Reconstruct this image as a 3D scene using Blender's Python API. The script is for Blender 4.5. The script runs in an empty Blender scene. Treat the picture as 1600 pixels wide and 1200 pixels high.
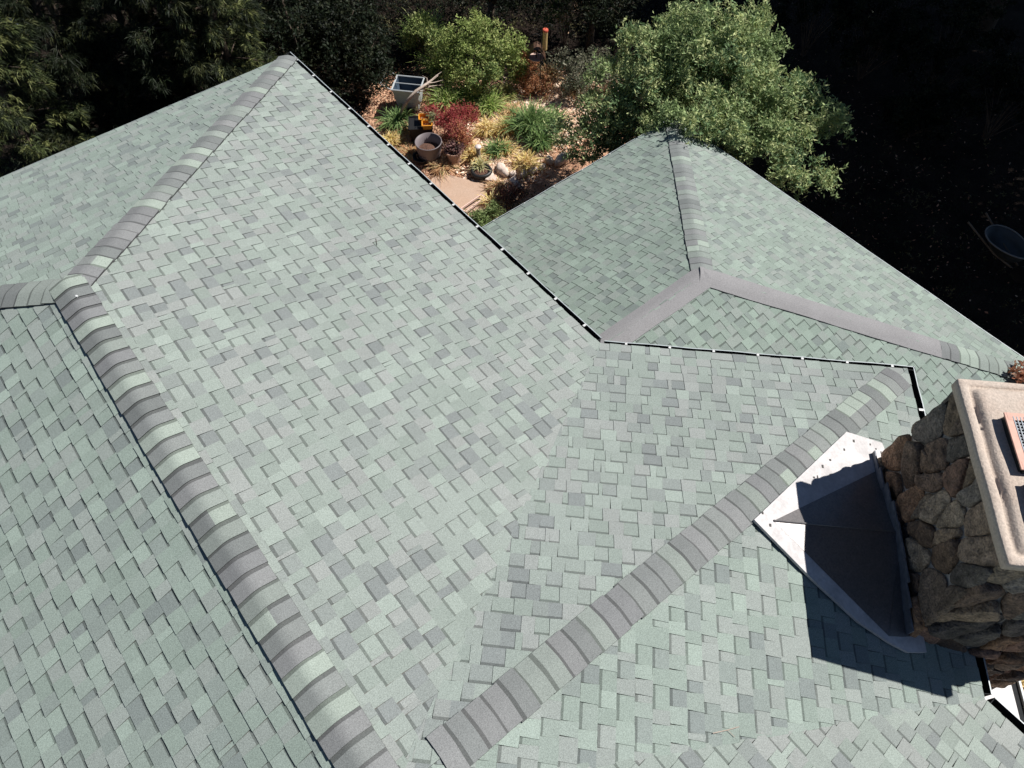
import bpy, math, random
import numpy as np
from math import radians, sin, cos, pi, sqrt
random.seed(7)
C = bpy.context.scene.collection
sc = bpy.context.scene

# ---------------------------------------------------------------- camera
cam_d = bpy.data.cameras.new('camera'); cam = bpy.data.objects.new('camera', cam_d); C.objects.link(cam)
cam_d.sensor_width = 36.0; cam_d.lens = 24.99; cam_d.clip_start = 0.1; cam_d.clip_end = 500
CAM = np.array([-3.6096, -9.7196, 11.3173])
cam.location = CAM
cam.rotation_euler = (radians(90 - 57.551), 0, radians(-39.096))
sc.camera = cam

# ---------------------------------------------------------------- sky and sun
SUN = np.array([.93, -.335, 1.245]); SUN /= np.linalg.norm(SUN)
sun_el = math.asin(SUN[2]); sun_az = math.atan2(SUN[0], SUN[1])
w = bpy.data.worlds.new('World'); sc.world = w; w.use_nodes = True
nt = w.node_tree; bg = nt.nodes['Background']
sky = nt.nodes.new('ShaderNodeTexSky'); sky.sky_type = 'NISHITA'; sky.sun_disc = False
sky.sun_elevation = sun_el; sky.sun_rotation = sun_az; sky.air_density = .7; sky.dust_density = 0; sky.ozone_density = 1.5
nt.links.new(sky.outputs[0], bg.inputs[0]); bg.inputs[1].default_value = 0.05
ld = bpy.data.lights.new('sun', 'SUN'); ld.energy = 5.0; ld.angle = radians(.5); ld.color = (1, .965, .92)
sl = bpy.data.objects.new('sun', ld); C.objects.link(sl)
from mathutils import Vector
sl.rotation_euler = Vector(-SUN).to_track_quat('-Z', 'Y').to_euler(); sl.location = (20, -10, 30)
sc.view_settings.view_transform = 'Standard'; sc.view_settings.look = 'None'
sc.view_settings.exposure = 0.33; sc.view_settings.gamma = 1.0
sc.cycles.max_bounces = 6

# ---------------------------------------------------------------- helpers
def V3(*a): return np.array(a, float)
def unit(a): a = np.asarray(a, float); return a / np.linalg.norm(a)

class MB:
    """collects polygons (with a material slot and a colour) for ONE mesh object"""
    def __init__(s): s.v = []; s.f = []; s.m = []; s.c = []
    def poly(s, pts, mat=0, col=(1, 1, 1)):
        n = len(s.v); s.v.extend([tuple(p) for p in pts]); s.f.append(tuple(range(n, n + len(pts)))); s.m.append(mat); s.c.append(col)
    def mesh(s, verts, faces, mat=0, col=(1, 1, 1)):
        n = len(s.v); s.v.extend([tuple(p) for p in verts])
        for f in faces: s.f.append(tuple(i + n for i in f)); s.m.append(mat); s.c.append(col)
    def box(s, c, sx, sy, sz, X=(1, 0, 0), Y=(0, 1, 0), Z=(0, 0, 1), mat=0, col=(1, 1, 1)):
        c = V3(*c); X = V3(*X) * sx / 2; Y = V3(*Y) * sy / 2; Z = V3(*Z) * sz / 2
        p = [c + i * X + j * Y + k * Z for k in (-1, 1) for j in (-1, 1) for i in (-1, 1)]
        s.mesh(p, [(0, 2, 3, 1), (4, 5, 7, 6), (0, 1, 5, 4), (2, 6, 7, 3), (0, 4, 6, 2), (1, 3, 7, 5)], mat, col)
    def prism(s, pts, dz, mat=0, col=(1, 1, 1), up=(0, 0, 1)):
        up = V3(*up); a = [V3(*p) for p in pts]; b = [p + up * dz for p in a]; n = len(a)
        s.mesh(a + b, [tuple(range(n))[::-1], tuple(range(n, 2 * n))] + [(i, (i + 1) % n, n + (i + 1) % n, n + i) for i in range(n)], mat, col)
    def lathe(s, c, prof, n=24, mat=0, col=(1, 1, 1), axis=(0, 0, 1), wob=0):
        ax = unit(axis); a = unit(np.cross(ax, (0, 1, .01) if abs(ax[2]) > .9 else (0, 0, 1))); b = np.cross(ax, a); c = V3(*c); vs = []
        for r, z in prof:
            for i in range(n):
                t = 2 * pi * i / n; rr = r * (1 + wob * sin(3 * t + 1))
                vs.append(c + ax * z + (a * cos(t) + b * sin(t)) * rr)
        fs = [(j * n + i, j * n + (i + 1) % n, (j + 1) * n + (i + 1) % n, (j + 1) * n + i) for j in range(len(prof) - 1) for i in range(n)]
        s.mesh(vs, fs, mat, col)
    def tube(s, pts, r, n=7, mat=0, col=(1, 1, 1)):
        pts = [V3(*p) for p in pts]; k = len(pts); vs = []
        rs = r if hasattr(r, '__len__') else [r] * k
        up = V3(.13, .21, 1)
        for i, p in enumerate(pts):
            d = unit(pts[min(i + 1, k - 1)] - pts[max(i - 1, 0)]); a = np.cross(d, up)
            if np.linalg.norm(a) < .05: a = np.cross(d, (1, 0, 0))
            a = unit(a); b = np.cross(d, a)
            for j in range(n):
                t = 2 * pi * j / n; vs.append(p + (a * cos(t) + b * sin(t)) * rs[i])
        fs = [(i * n + j, i * n + (j + 1) % n, (i + 1) * n + (j + 1) % n, (i + 1) * n + j) for i in range(k - 1) for j in range(n)]
        fs += [tuple(range(n))[::-1], tuple(range((k - 1) * n, k * n))]
        s.mesh(vs, fs, mat, col)
    def build(s, name, mats, parent=None, smooth=False, origin=None):
        me = bpy.data.meshes.new(name)
        o0 = V3(0, 0, 0) if origin is None else V3(*origin)
        vv = [tuple(np.array(p) - o0) for p in s.v]
        me.from_pydata(vv, [], s.f)
        for m in (mats if isinstance(mats, (list, tuple)) else [mats]): me.materials.append(m)
        me.polygons.foreach_set('material_index', s.m)
        at = me.attributes.new('tone', 'FLOAT_COLOR', 'FACE')
        c = np.ones((len(s.f), 4), np.float32); c[:, :3] = np.array(s.c, np.float32); at.data.foreach_set('color', c.ravel())
        if smooth: me.polygons.foreach_set('use_smooth', [True] * len(s.f))
        me.update(); o = bpy.data.objects.new(name, me); C.objects.link(o)
        o.location = o0
        attach(o, parent)
        return o
def attach(o, parent):
    if parent is not None:
        o.parent = parent
        p = V3(*o.location); q = parent
        while q is not None: p = p - V3(*q.location); q = q.parent
        o.location = p
def np_mesh(name, verts, nper, mat, tone=None, parent=None, origin=(0, 0, 0), smooth=False):
    """verts (N*nper,3): N separate nper-gons"""
    verts = np.asarray(verts, np.float32) - np.array(origin, np.float32); n = len(verts) // nper
    me = bpy.data.meshes.new(name); me.vertices.add(len(verts)); me.vertices.foreach_set('co', verts.ravel())
    me.loops.add(len(verts)); me.loops.foreach_set('vertex_index', np.arange(len(verts), dtype=np.int32))
    me.polygons.add(n); me.polygons.foreach_set('loop_start', np.arange(n, dtype=np.int32) * nper)
    me.polygons.foreach_set('loop_total', np.full(n, nper, np.int32))
    for m in (mat if isinstance(mat, (list, tuple)) else [mat]): me.materials.append(m)
    at = me.attributes.new('tone', 'FLOAT_COLOR', 'FACE')
    c = np.ones((n, 4), np.float32)
    if tone is not None: c[:, :3] = tone
    at.data.foreach_set('color', c.ravel())
    if smooth: me.polygons.foreach_set('use_smooth', [True] * n)
    me.update(calc_edges=True); me.validate(); o = bpy.data.objects.new(name, me); C.objects.link(o)
    o.location = origin; attach(o, parent)
    return o
def tag(o, label, cat, group=None):
    o['label'] = label; o['category'] = cat
    if group: o['group'] = group
    return o
def empty(name, loc, label, cat, group=None):
    o = bpy.data.objects.new(name, None); C.objects.link(o); o.location = loc; o.empty_display_size = .2
    return tag(o, label, cat, group)
def struct(o, kind='structure'): o['kind'] = kind; return o

# ---------------------------------------------------------------- materials
def mat(name, col=(.5, .5, .5), rough=.8, metal=0, noise=0, nscale=20, col2=None, bump=0, bscale=60, tone=False, spec=.5,
        trans=0, detail=6, speck=0, speckscale=150, bdist=.01):
    m = bpy.data.materials.new(name); m.use_nodes = True; nt = m.node_tree; N = nt.nodes; L = nt.links
    b = N['Principled BSDF']; b.inputs['Roughness'].default_value = rough; b.inputs['Metallic'].default_value = metal
    b.inputs['Specular IOR Level'].default_value = spec
    tc = N.new('ShaderNodeTexCoord')
    def mix(a, c, blend, fac=1.0):
        x = N.new('ShaderNodeMix'); x.data_type = 'RGBA'; x.blend_type = blend; x.inputs[0].default_value = fac
        L.new(a, x.inputs[6]); L.new(c, x.inputs[7]); return x
    rgb = N.new('ShaderNodeRGB'); rgb.outputs[0].default_value = (*col, 1); cur = rgb.outputs[0]
    if col2 is not None:
        n1 = N.new('ShaderNodeTexNoise'); n1.inputs['Scale'].default_value = nscale; n1.inputs['Detail'].default_value = detail
        n1.inputs['Roughness'].default_value = .6
        L.new(tc.outputs['Object'], n1.inputs['Vector'])
        r1 = N.new('ShaderNodeMapRange'); r1.inputs[1].default_value = .35; r1.inputs[2].default_value = .65
        L.new(n1.outputs[0], r1.inputs[0])
        rgb2 = N.new('ShaderNodeRGB'); rgb2.outputs[0].default_value = (*col2, 1)
        x = mix(cur, rgb2.outputs[0], 'MIX'); L.new(r1.outputs[0], x.inputs[0]); cur = x.outputs[2]
    if tone:
        a = N.new('ShaderNodeAttribute'); a.attribute_name = 'tone'
        x = mix(cur, a.outputs['Color'], 'MULTIPLY'); cur = x.outputs[2]
    if noise:
        n2 = N.new('ShaderNodeTexNoise'); n2.inputs['Scale'].default_value = nscale; n2.inputs['Detail'].default_value = detail
        L.new(tc.outputs['Object'], n2.inputs['Vector'])
        r = N.new('ShaderNodeMapRange'); r.inputs[1].default_value = .25; r.inputs[2].default_value = .75
        r.inputs[3].default_value = 1 - noise; r.inputs[4].default_value = 1 + noise
        L.new(n2.outputs[0], r.inputs[0])
        x = N.new('ShaderNodeVectorMath'); x.operation = 'SCALE'; L.new(cur, x.inputs[0]); L.new(r.outputs[0], x.inputs['Scale']); cur = x.outputs[0]
    if speck:
        n3 = N.new('ShaderNodeTexNoise'); n3.inputs['Scale'].default_value = speckscale; n3.inputs['Detail'].default_value = 2
        L.new(tc.outputs['Object'], n3.inputs['Vector'])
        r = N.new('ShaderNodeMapRange'); r.inputs[1].default_value = .3; r.inputs[2].default_value = .7
        r.inputs[3].default_value = 1 - speck; r.inputs[4].default_value = 1 + speck; r.clamp = False
        L.new(n3.outputs[0], r.inputs[0])
        x = N.new('ShaderNodeVectorMath'); x.operation = 'SCALE'; L.new(cur, x.inputs[0]); L.new(r.outputs[0], x.inputs['Scale']); cur = x.outputs[0]
    L.new(cur, b.inputs['Base Color'])
    if bump:
        nb = N.new('ShaderNodeTexNoise'); nb.inputs['Scale'].default_value = bscale; nb.inputs['Detail'].default_value = 5
        L.new(tc.outputs['Object'], nb.inputs['Vector'])
        bp = N.new('ShaderNodeBump'); bp.inputs['Strength'].default_value = bump; bp.inputs['Distance'].default_value = bdist
        L.new(nb.outputs[0], bp.inputs['Height']); L.new(bp.outputs[0], b.inputs['Normal'])
    if trans:
        t = N.new('ShaderNodeBsdfTranslucent'); L.new(cur, t.inputs[0]); ms = N.new('ShaderNodeMixShader'); ms.inputs[0].default_value = trans
        L.new(b.outputs[0], ms.inputs[1]); L.new(t.outputs[0], ms.inputs[2]); L.new(ms.outputs[0], N['Material Output'].inputs[0])
    return m

M = {}
M['shingle'] = mat('asphalt_shingle', (1, 1, 1), .95, tone=True, speck=.25, speckscale=150, bump=.35, bscale=160, bdist=.004, spec=.25, noise=.05, nscale=1.3)
M['membrane'] = mat('mineral_cap_sheet', (.235, .232, .236), .95, speck=.22, speckscale=120, noise=.07, nscale=3, bump=.3, bscale=120, bdist=.004, spec=.2)
M['deck'] = mat('roof_underside', (.12, .11, .1), .9)
M['gutter'] = mat('painted_gutter', (.42, .47, .48), .45, noise=.1, nscale=8)
M['gutter_in'] = mat('gutter_debris', (.012, .014, .016), .9, noise=.3, nscale=30)
M['clip'] = mat('bracket_white', (.62, .63, .62), .4)
M['fascia'] = mat('fascia_paint', (.5, .48, .44), .6, noise=.1, nscale=6)
M['wall'] = mat('cedar_siding', (.2, .15, .11), .8, noise=.25, nscale=5)
M['stone'] = mat('river_stone', (1, 1, 1), .75, tone=True, noise=.6, nscale=13, speck=.45, speckscale=60, bump=1, bscale=30, bdist=.04, detail=11)
M['mortar'] = mat('mortar', (.4, .36, .32), .95, noise=.35, nscale=12, bump=.8, bscale=60)
M['concrete'] = mat('weathered_concrete', (.55, .47, .40), .9, col2=(.43, .35, .29), nscale=4, noise=.2, bump=.5, bscale=70, speck=.14, speckscale=55, detail=9)
M['rust'] = mat('rusty_steel', (.42, .2, .13), .7, noise=.3, nscale=20)
M['mesh'] = mat('galvanised_wire', (.3, .33, .36), .6)
M['dark'] = mat('dark_opening', (.006, .006, .006), .9)
M['flash'] = mat('galvanised_flashing', (.5, .48, .475), .6, metal=0, spec=.2, noise=.12, nscale=7, speck=.08, speckscale=40, col2=(.57, .55, .545), bump=.2, bscale=6)
M['flash2'] = mat('weathered_flashing', (.20, .185, .18), .38, metal=.45, col2=(.13, .125, .125), nscale=9, noise=.2, bump=.2, bscale=9, speck=.15, speckscale=60)
M['lead'] = mat('counter_flashing', (.17, .18, .2), .6, metal=.2, noise=.35, nscale=14)
M['seal'] = mat('sealant', (.06, .055, .05), .7)
M['whiteroof'] = mat('white_panel', (.55, .53, .52), .5, noise=.05, nscale=5)
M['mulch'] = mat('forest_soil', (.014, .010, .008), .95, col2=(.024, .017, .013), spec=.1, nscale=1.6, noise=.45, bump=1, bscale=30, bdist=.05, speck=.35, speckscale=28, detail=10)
M['chip'] = mat('wood_chips', (1, 1, 1), .9, tone=True)
M['leaf'] = mat('leaf_green', (1, 1, 1), .6, tone=True, trans=.25, spec=.22)
M['needle'] = mat('needle_green', (1, 1, 1), .6, tone=True, trans=.15, spec=.3)
M['bark'] = mat('bark', (.09, .065, .048), .9, noise=.4, nscale=14, bump=.8, bscale=20)
M['deadwood'] = mat('bleached_wood', (.42, .34, .28), .85, noise=.25, nscale=25)
M['slab'] = mat('concrete_slab', (.55, .39, .29), .9, col2=(.40, .27, .19), nscale=2.2, noise=.2, bump=.4, bscale=50, speck=.12, speckscale=60)
M['rock'] = mat('pale_rock', (.64, .52, .44), .9, noise=.3, nscale=6, bump=.7, bscale=14, bdist=.03)
M['tub'] = mat('grey_plastic', (.17, .145, .15), .5, noise=.1, nscale=8)
M['terra'] = mat('terracotta', (.36, .22, .16), .8, noise=.2, nscale=14)
M['orange'] = mat('orange_plastic', (.72, .3, .03), .5, noise=.12, nscale=12)
M['blackp'] = mat('black_plastic', (.012, .012, .013), .5)
M['soil'] = mat('potting_soil', (.12, .06, .04), .95, noise=.5, nscale=30, bump=1, bscale=40, bdist=.03)
M['metalw'] = mat('zinc_sheet', (.46, .49, .5), .5, metal=.1, noise=.12, nscale=7)
M['bluein'] = mat('blue_grey_lining', (.06, .09, .13), .5, noise=.2, nscale=6)
M['brass'] = mat('copper_dome', (.16, .09, .06), .45, metal=.5, noise=.2, nscale=20)
M['redlid'] = mat('red_lid', (.62, .12, .07), .5)
M['seedtube'] = mat('seed_tube', (.55, .4, .18), .35, noise=.3, nscale=30)
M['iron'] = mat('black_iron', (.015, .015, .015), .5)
M['barrow'] = mat('barrow_tray', (.05, .058, .058), .5, noise=.2, nscale=10)
M['wood'] = mat('barrow_handle', (.16, .12, .08), .7, noise=.2, nscale=20)
M['tarp'] = mat('tarpaulin', (.3, .34, .42), .6, noise=.3, nscale=4)

E0 = 5.0          # height of the upper eave over the ground
W = 4.080; S1 = .3375; YA = 3.975; RZ = E0 + S1 * W
SW = .3049
K = V3(2.3169, -9.1169, E0); I1 = V3(0, -6.8, E0); I2 = V3(0, -11.4338, E0)
vv = V3(-1, -1, 0) / sqrt(2); vi = V3(-1, 1, 0) / sqrt(2)     # along P3 eave, inward from it
J = V3(-4.10, -9.1169, E0 + 2.03 * .68)
A = V3(-W, -YA, RZ); YE = -16.0
WF = .925
def CH(al, inn, z): p = K + vv * al + vi * inn; p[2] = z; return p

# ---------------------------------------------------------------- shingled slopes
TONES = [((.285, .305, .282), 5), ((.298, .298, .288), 4), ((.247, .258, .248), 3), ((.214, .22, .22), 2.2), ((.315, .343, .312), 2.6), ((.265, .290, .264), 3)]
TW = [t[1] for t in TONES]
def tone_pick(rng, slot):
    if slot: ws = [3.8, 3.4, 4.2, 2.3, 1.4, 4]
    else: ws = [6, 4.5, 2, .45, 2.6, 3.5]
    c = V3(*rng.choices([t[0] for t in TONES], ws)[0]); c = c + (V3(.272, .284, .27) - c) * .14; return tuple(c * rng.uniform(.95, 1.05))
def clip_poly(pts, hp):
    for (a, b, c) in hp:                       # keep a*u+b*v+c>=0
        out = []; n = len(pts)
        for i in range(n):
            p = pts[i]; q = pts[(i + 1) % n]; dp = a * p[0] + b * p[1] + c; dq = a * q[0] + b * q[1] + c
            if dp >= 0: out.append(p)
            if (dp >= 0) != (dq >= 0):
                t = dp / (dp - dq); out.append(tuple(p[k] + t * (q[k] - p[k]) for k in range(3)))
        pts = out
        if len(pts) < 3: return None
    return pts
def slope(name, poly, e0, eu, parent, seed, expo=.136, tint=(1, 1, 1), solid=True):
    """poly: convex 3-D outline lying in one plane; e0: a point on the eave; eu: unit vector along the eave"""
    rng = random.Random(seed); poly = [V3(*p) for p in poly]; e0 = V3(*e0); eu = unit(eu)
    n = None
    for i in range(1, len(poly) - 1):
        c = np.cross(poly[i] - poly[0], poly[i + 1] - poly[0])
        if np.linalg.norm(c) > 1e-3: n = unit(c); break
    if n[2] < 0: n = -n
    vu = unit(np.cross(n, eu))
    if vu[2] < 0: vu = -vu
    P2 = [((p - e0) @ eu, (p - e0) @ vu) for p in poly]
    area = sum(P2[i][0] * P2[(i + 1) % len(P2)][1] - P2[(i + 1) % len(P2)][0] * P2[i][1] for i in range(len(P2)))
    if area < 0: P2 = P2[::-1]
    hp = []
    for i in range(len(P2)):
        (x0, y0), (x1, y1) = P2[i], P2[(i + 1) % len(P2)]
        l = math.hypot(x1 - x0, y1 - y0)
        if l < 1e-6: continue
        hp.append((-(y1 - y0) / l, (x1 - x0) / l, ((y1 - y0) * x0 - (x1 - x0) * y0) / l))
    u0 = min(p[0] for p in P2); u1 = max(p[0] for p in P2); v0 = min(p[1] for p in P2); v1 = max(p[1] for p in P2)
    b = MB(); tint = V3(*tint) * V3(.90, .965, .955)
    wp = rng.uniform(0, 6)
    def put(pts, col):
        inside = all(a * p[0] + bb * p[1] + c >= 0 for (a, bb, c) in hp for p in pts)
        if not inside:
            if any(all(a * p[0] + bb * p[1] + c < 0 for p in pts) for (a, bb, c) in hp): return
            pts = clip_poly(pts, hp)
            if not pts: return
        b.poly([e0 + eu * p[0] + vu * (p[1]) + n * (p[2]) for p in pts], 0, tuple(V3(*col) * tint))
    H0, TH = .0055, .0052
    k0 = int(math.floor(v0 / expo)) - 1; k1 = int(math.ceil(v1 / expo)) + 1
    BW = .027
    for k in range(k0, k1 + 1):
        a = k * expo; t = a + expo; u = u0 - rng.uniform(0, .3); tooth = rng.random() < .5
        jit = rng.uniform(-.002, .002); a += jit
        while u < u1 + .1:
            r = rng.random()
            wd = rng.uniform(.095, .165) if r < .86 else rng.uniform(.035, .085)
            x0, x1 = u, u + wd; u = x1
            bow = [.0012 * sin(1.7 * x + wp + k * 1.3) for x in (x0, x1)]
            if tooth:
                h0 = H0 + TH; h1 = .0015 + TH * .35
                g = .002
                col = tone_pick(rng, False)
                ja = rng.uniform(-.0028, .0028); jb = rng.uniform(-.0028, .0028); g = .002 + rng.uniform(0, .004)
                put([(x0, a + ja, h0 + bow[0]), ((x0 + x1) / 2, a + rng.uniform(-.0025, .0025), h0 + bow[0]), (x1, a + jb, h0 + bow[1]), (x1 - g, t + .012, h1), (x0 + g, t + .012, h1)], col)
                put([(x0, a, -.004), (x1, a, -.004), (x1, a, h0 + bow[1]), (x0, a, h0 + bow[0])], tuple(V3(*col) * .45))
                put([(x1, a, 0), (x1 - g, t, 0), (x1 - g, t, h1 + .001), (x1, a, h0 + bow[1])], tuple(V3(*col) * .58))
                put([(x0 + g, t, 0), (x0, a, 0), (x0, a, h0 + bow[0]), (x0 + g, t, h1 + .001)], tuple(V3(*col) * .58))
            else:
                h0 = H0; h1 = .0; col = tone_pick(rng, True)
                tb = t - BW + rng.uniform(-.003, .003); hm = h0 + (h1 - h0) * (tb - a) / (t - a)
                put([(x0, a, h0 + bow[0]), (x1, a, h0 + bow[1]), (x1, tb + .003, hm), (x0, tb + .003, hm)], col)
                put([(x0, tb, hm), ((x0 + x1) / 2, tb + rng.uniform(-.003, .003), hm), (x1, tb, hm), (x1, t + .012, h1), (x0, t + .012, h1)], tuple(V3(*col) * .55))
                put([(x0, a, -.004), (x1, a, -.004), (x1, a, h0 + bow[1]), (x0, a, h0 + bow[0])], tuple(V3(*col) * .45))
            if rng.random() < .93: tooth = not tooth
    # the deck the shingles lie on
    if solid:
        top = [p - n * .006 for p in poly]; b.prism([tuple(p) for p in top], -.05, 1, (.3, .3, .3), up=n)
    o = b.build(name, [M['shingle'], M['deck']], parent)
    return o

def arch(P0, c1, c2, up, half=.15, r=.055, lift=.012, segs=4):
    """cross-section of a bent cap over a ridge: list of offsets from the crest line"""
    out = []
    fl = half - r
    for t in np.linspace(1, 0, 3)[:-1]: out.append(c1 * (r + fl * t))
    for t in np.linspace(0, 1, 2 * segs + 1): out.append(c1 * r * (1 - t) ** 2 + c2 * r * t ** 2)
    for t in np.linspace(0, 1, 3)[1:]: out.append(c2 * (r + fl * t))
    n = len(out); res = []
    return [o + up * lift for o in out]
CAPT = [(.178, .182, .184), (.205, .207, .21), (.228, .232, .231), (.245, .262, .248), (.2, .196, .204), (.312, .342, .31), (.225, .22, .226)]
def cap_run(name, P0, P1, N1, N2, parent, seed, expo=.152, half=.155, light=.16, lift=.012, ends=True, tint=(1, 1, 1)):
    """caps lie from P0 (their butts face P0) to P1"""
    rng = random.Random(seed); P0 = V3(*P0); P1 = V3(*P1); L = np.linalg.norm(P1 - P0); d = (P1 - P0) / L
    up = unit(N1 + N2)
    def side(N, other):
        c = unit(np.cross(d, N)); 
        return c if c @ unit(other) < 0 else -c
    c1 = side(N1, N2); c2 = side(N2, N1)
    if c1 @ N2 > 0: c1 = -c1
    if c2 @ N1 > 0: c2 = -c2
    b = MB(); k = int(L / expo); tint = V3(*tint) * V3(.95, 1.0, .965)
    for i in range(k + 1):
        s0 = i * expo + rng.uniform(-.006, .006); s1 = s0 + expo * 1.12; s1 = min(s1, L + .03)
        if s0 > L - .03: break
        dark = V3(*rng.choice(CAPT[:5] + [CAPT[6]])); lt = V3(*CAPT[5]) * rng.uniform(.92, 1.03)
        q = rng.random(); split = None
        if q < light: col = lt
        elif q < light + .1: col = dark; split = rng.choice([0, 1])
        else: col = dark * rng.uniform(.92, 1.06)
        hw = half + rng.uniform(-.006, .006); sk = rng.uniform(-.006, .006)
        A0 = arch(None, c1, c2, up, hw, lift=lift + .0165); A1 = arch(None, c1, c2, up, hw, lift=lift + .0065)
        n = len(A0)
        sk0 = [sk * (j / (n - 1) - .5) for j in range(n)]
        R0 = [P0 + d * (s0 + sk0[j]) + A0[j] for j in range(n)]
        Rm = [P0 + d * (s0 + expo - .028 + sk0[j]) + A0[j] + (A1[j] - A0[j]) * .8 for j in range(n)]
        R1 = [P0 + d * (s1 + sk0[j]) + A1[j] for j in range(n)]
        RB = [P0 + d * (s0 + sk0[j]) + A0[j] - up * .0075 for j in range(n)]
        for j in range(n - 1):
            c = col
            if split is not None and ((j < n // 2) == (split == 0)): c = lt
            c = c * tint
            b.poly([R0[j], R0[j + 1], Rm[j + 1], Rm[j]], 0, tuple(c))
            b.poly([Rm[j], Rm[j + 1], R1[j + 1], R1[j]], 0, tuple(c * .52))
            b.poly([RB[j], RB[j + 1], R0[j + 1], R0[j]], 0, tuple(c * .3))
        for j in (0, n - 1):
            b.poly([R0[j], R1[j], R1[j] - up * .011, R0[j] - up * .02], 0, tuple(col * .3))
    return b.build(name, [M['shingle']], parent, smooth=False)
def roll_cap(name, P0, P1, N1, N2, parent, half=.17, lift=.02):
    P0 = V3(*P0); P1 = V3(*P1); L = np.linalg.norm(P1 - P0); d = (P1 - P0) / L; up = unit(N1 + N2)
    c1 = unit(np.cross(d, N1)); c2 = unit(np.cross(d, N2))
    if c1 @ N2 > 0: c1 = -c1
    if c2 @ N1 > 0: c2 = -c2
    rng = random.Random(len(name) + int(L * 10)); b = MB(); ns = int(L / .12); rings = []
    for i in range(ns + 1):
        s = L * i / ns; hw = half + .004 * sin(s * 3.1) + rng.uniform(-.002, .002)
        A0 = arch(None, c1, c2, up, hw, r=.09, lift=lift + .002 * sin(s * 5.3), segs=5)
        rings.append([P0 + d * s + a for a in A0])
    n = len(rings[0]); vs = [p for r in rings for p in r]
    b.mesh(vs, [(i * n + j, i * n + j + 1, (i + 1) * n + j + 1, (i + 1) * n + j) for i in range(ns) for j in range(n - 1)])
    for j in (0, n - 1):
        for i in range(ns):
            p, q = rings[i][j], rings[i + 1][j]; b.poly([p, q, q - up * .014, p - up * .014], 0)
    return b.build(name, [M['membrane']], parent, smooth=True)

# ================================================================ HOUSE
house = empty('house', (0, 0, 0), 'house with pale green and grey shingled hip roof seen from above', 'house')
N1 = unit(V3(S1, 0, 1)); N5 = unit(V3(-S1, 0, 1)); S6 = S1 * W / YA; N6 = unit(V3(0, S6, 1))
C0 = V3(0, 0, E0); C5 = V3(-2 * W, 0, E0)
slope('roof_slope', [C0, (0, YE, E0), (-W, YE, RZ), A], C0, (0, 1, 0), house, 11, tint=(.985, .98, .975))
slope('roof_slope', [C5, (-2 * W, YE, E0), (-W, YE, RZ), A], C5, (0, 1, 0), house, 12, tint=(1.03, 1.08, 1.04))
slope('roof_slope', [C0, C5, A], C0, (1, 0, 0), house, 13, tint=(.98, 1.02, .99))
# wing slopes, trimmed a little past the valleys
n2 = unit(V3(-SW * -1 / sqrt(2) , -SW * -1 / sqrt(2), 1))   # P2 normal: falls away from vv
n2 = unit(V3(-SW * vv[0], -SW * vv[1], 1)); n3 = unit(V3(-SW * vi[0], -SW * vi[1], 1))
u2 = unit(K - I1); u3 = vv
slope('wing_roof_slope', [K, I1 + 0 * u2, J], K, u2, house, 21)
slope('wing_roof_slope', [K, I2, J], K, u3, house, 22, tint=(.97, 1, .98))
# ridge and hip caps
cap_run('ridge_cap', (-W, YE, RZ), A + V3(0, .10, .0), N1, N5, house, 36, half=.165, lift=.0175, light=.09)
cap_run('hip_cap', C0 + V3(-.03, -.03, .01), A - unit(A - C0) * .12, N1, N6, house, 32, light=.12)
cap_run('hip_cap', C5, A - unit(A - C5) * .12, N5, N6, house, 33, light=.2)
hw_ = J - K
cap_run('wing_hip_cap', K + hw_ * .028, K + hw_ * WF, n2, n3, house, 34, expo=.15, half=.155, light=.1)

def gutter(name, P0, P1, out, parent, brackets, width=.085, inner=0, lip=.009, drop=.105, mi=1, clipw=.026, gap=0):
    P0 = V3(*P0); P1 = V3(*P1); d = unit(P1 - P0); L = np.linalg.norm(P1 - P0); out = V3(*out); b = MB(); z = V3(0, 0, 1)
    mid = (P0 + P1) / 2 - z * .012
    t = .006
    b.box(mid + out * (.004) - z * drop / 2, L, t, drop, d, out, z, 1)
    b.box(mid + out * (width / 2) - z * (drop + .003), L, width, t, d, out, z, mi)
    nn = 14
    for i in range(nn):                                   # front wall, very slightly wavy like a long metal run
        pa = P0 + (P1 - P0) * i / nn - z * .012; pb = P0 + (P1 - P0) * (i + 1) / nn - z * .012
        wa = .004 * sin(i * 1.9 + L); wb = .004 * sin((i + 1) * 1.9 + L)
        for (o0, o1, z0, z1, m_) in ((width, width, 0, -drop, 0), (width, width + lip, .002, .002, 0), (width + lip, width + lip, .002, -.02, 0), (width - .002, width - .002, 0, -drop, 1)):
            b.poly([pa + out * (o0 + wa) + z * z0, pb + out * (o0 + wb) + z * z0, pb + out * (o1 + wb) + z * z1, pa + out * (o1 + wa) + z * z1], m_)
    for P in (P0, P1):
        b.box(P - z * (.012 + drop / 2) + out * width / 2, t, width, drop, d, out, z, 1)
    g = b.build(name, [M['gutter'], M['gutter_in']], parent)
    k = int(L / brackets) if brackets else 0
    for i in range(k):
        s = (i + .5) * L / k
        q = MB(); q.box(P0 + d * s - z * .008 + out * (width * .66), clipw, width * .6, .006, d, out, z)
        q.box(P0 + d * s - z * .02 + out * (width * .98), clipw, .008, .03, d, out, z)
        q.build('gutter_bracket', [M['clip']], g)
    return g
gutter('gutter', C0 + V3(0, .09, 0), I1 + V3(0, .05, 0), (1, 0, 0), house, .46, width=.062)
gutter('gutter', I1 + u2 * .05, K + u2 * .09, unit(-vv), house, .47, width=.045)
gutter('gutter', K + vv * -.05, I2 - vv * .05, unit(-vi), house, .9, width=.075)
gutter('gutter', I2 + V3(0, -.05, 0), (0, YE, E0), (1, 0, 0), house, .6, width=.085)
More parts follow.
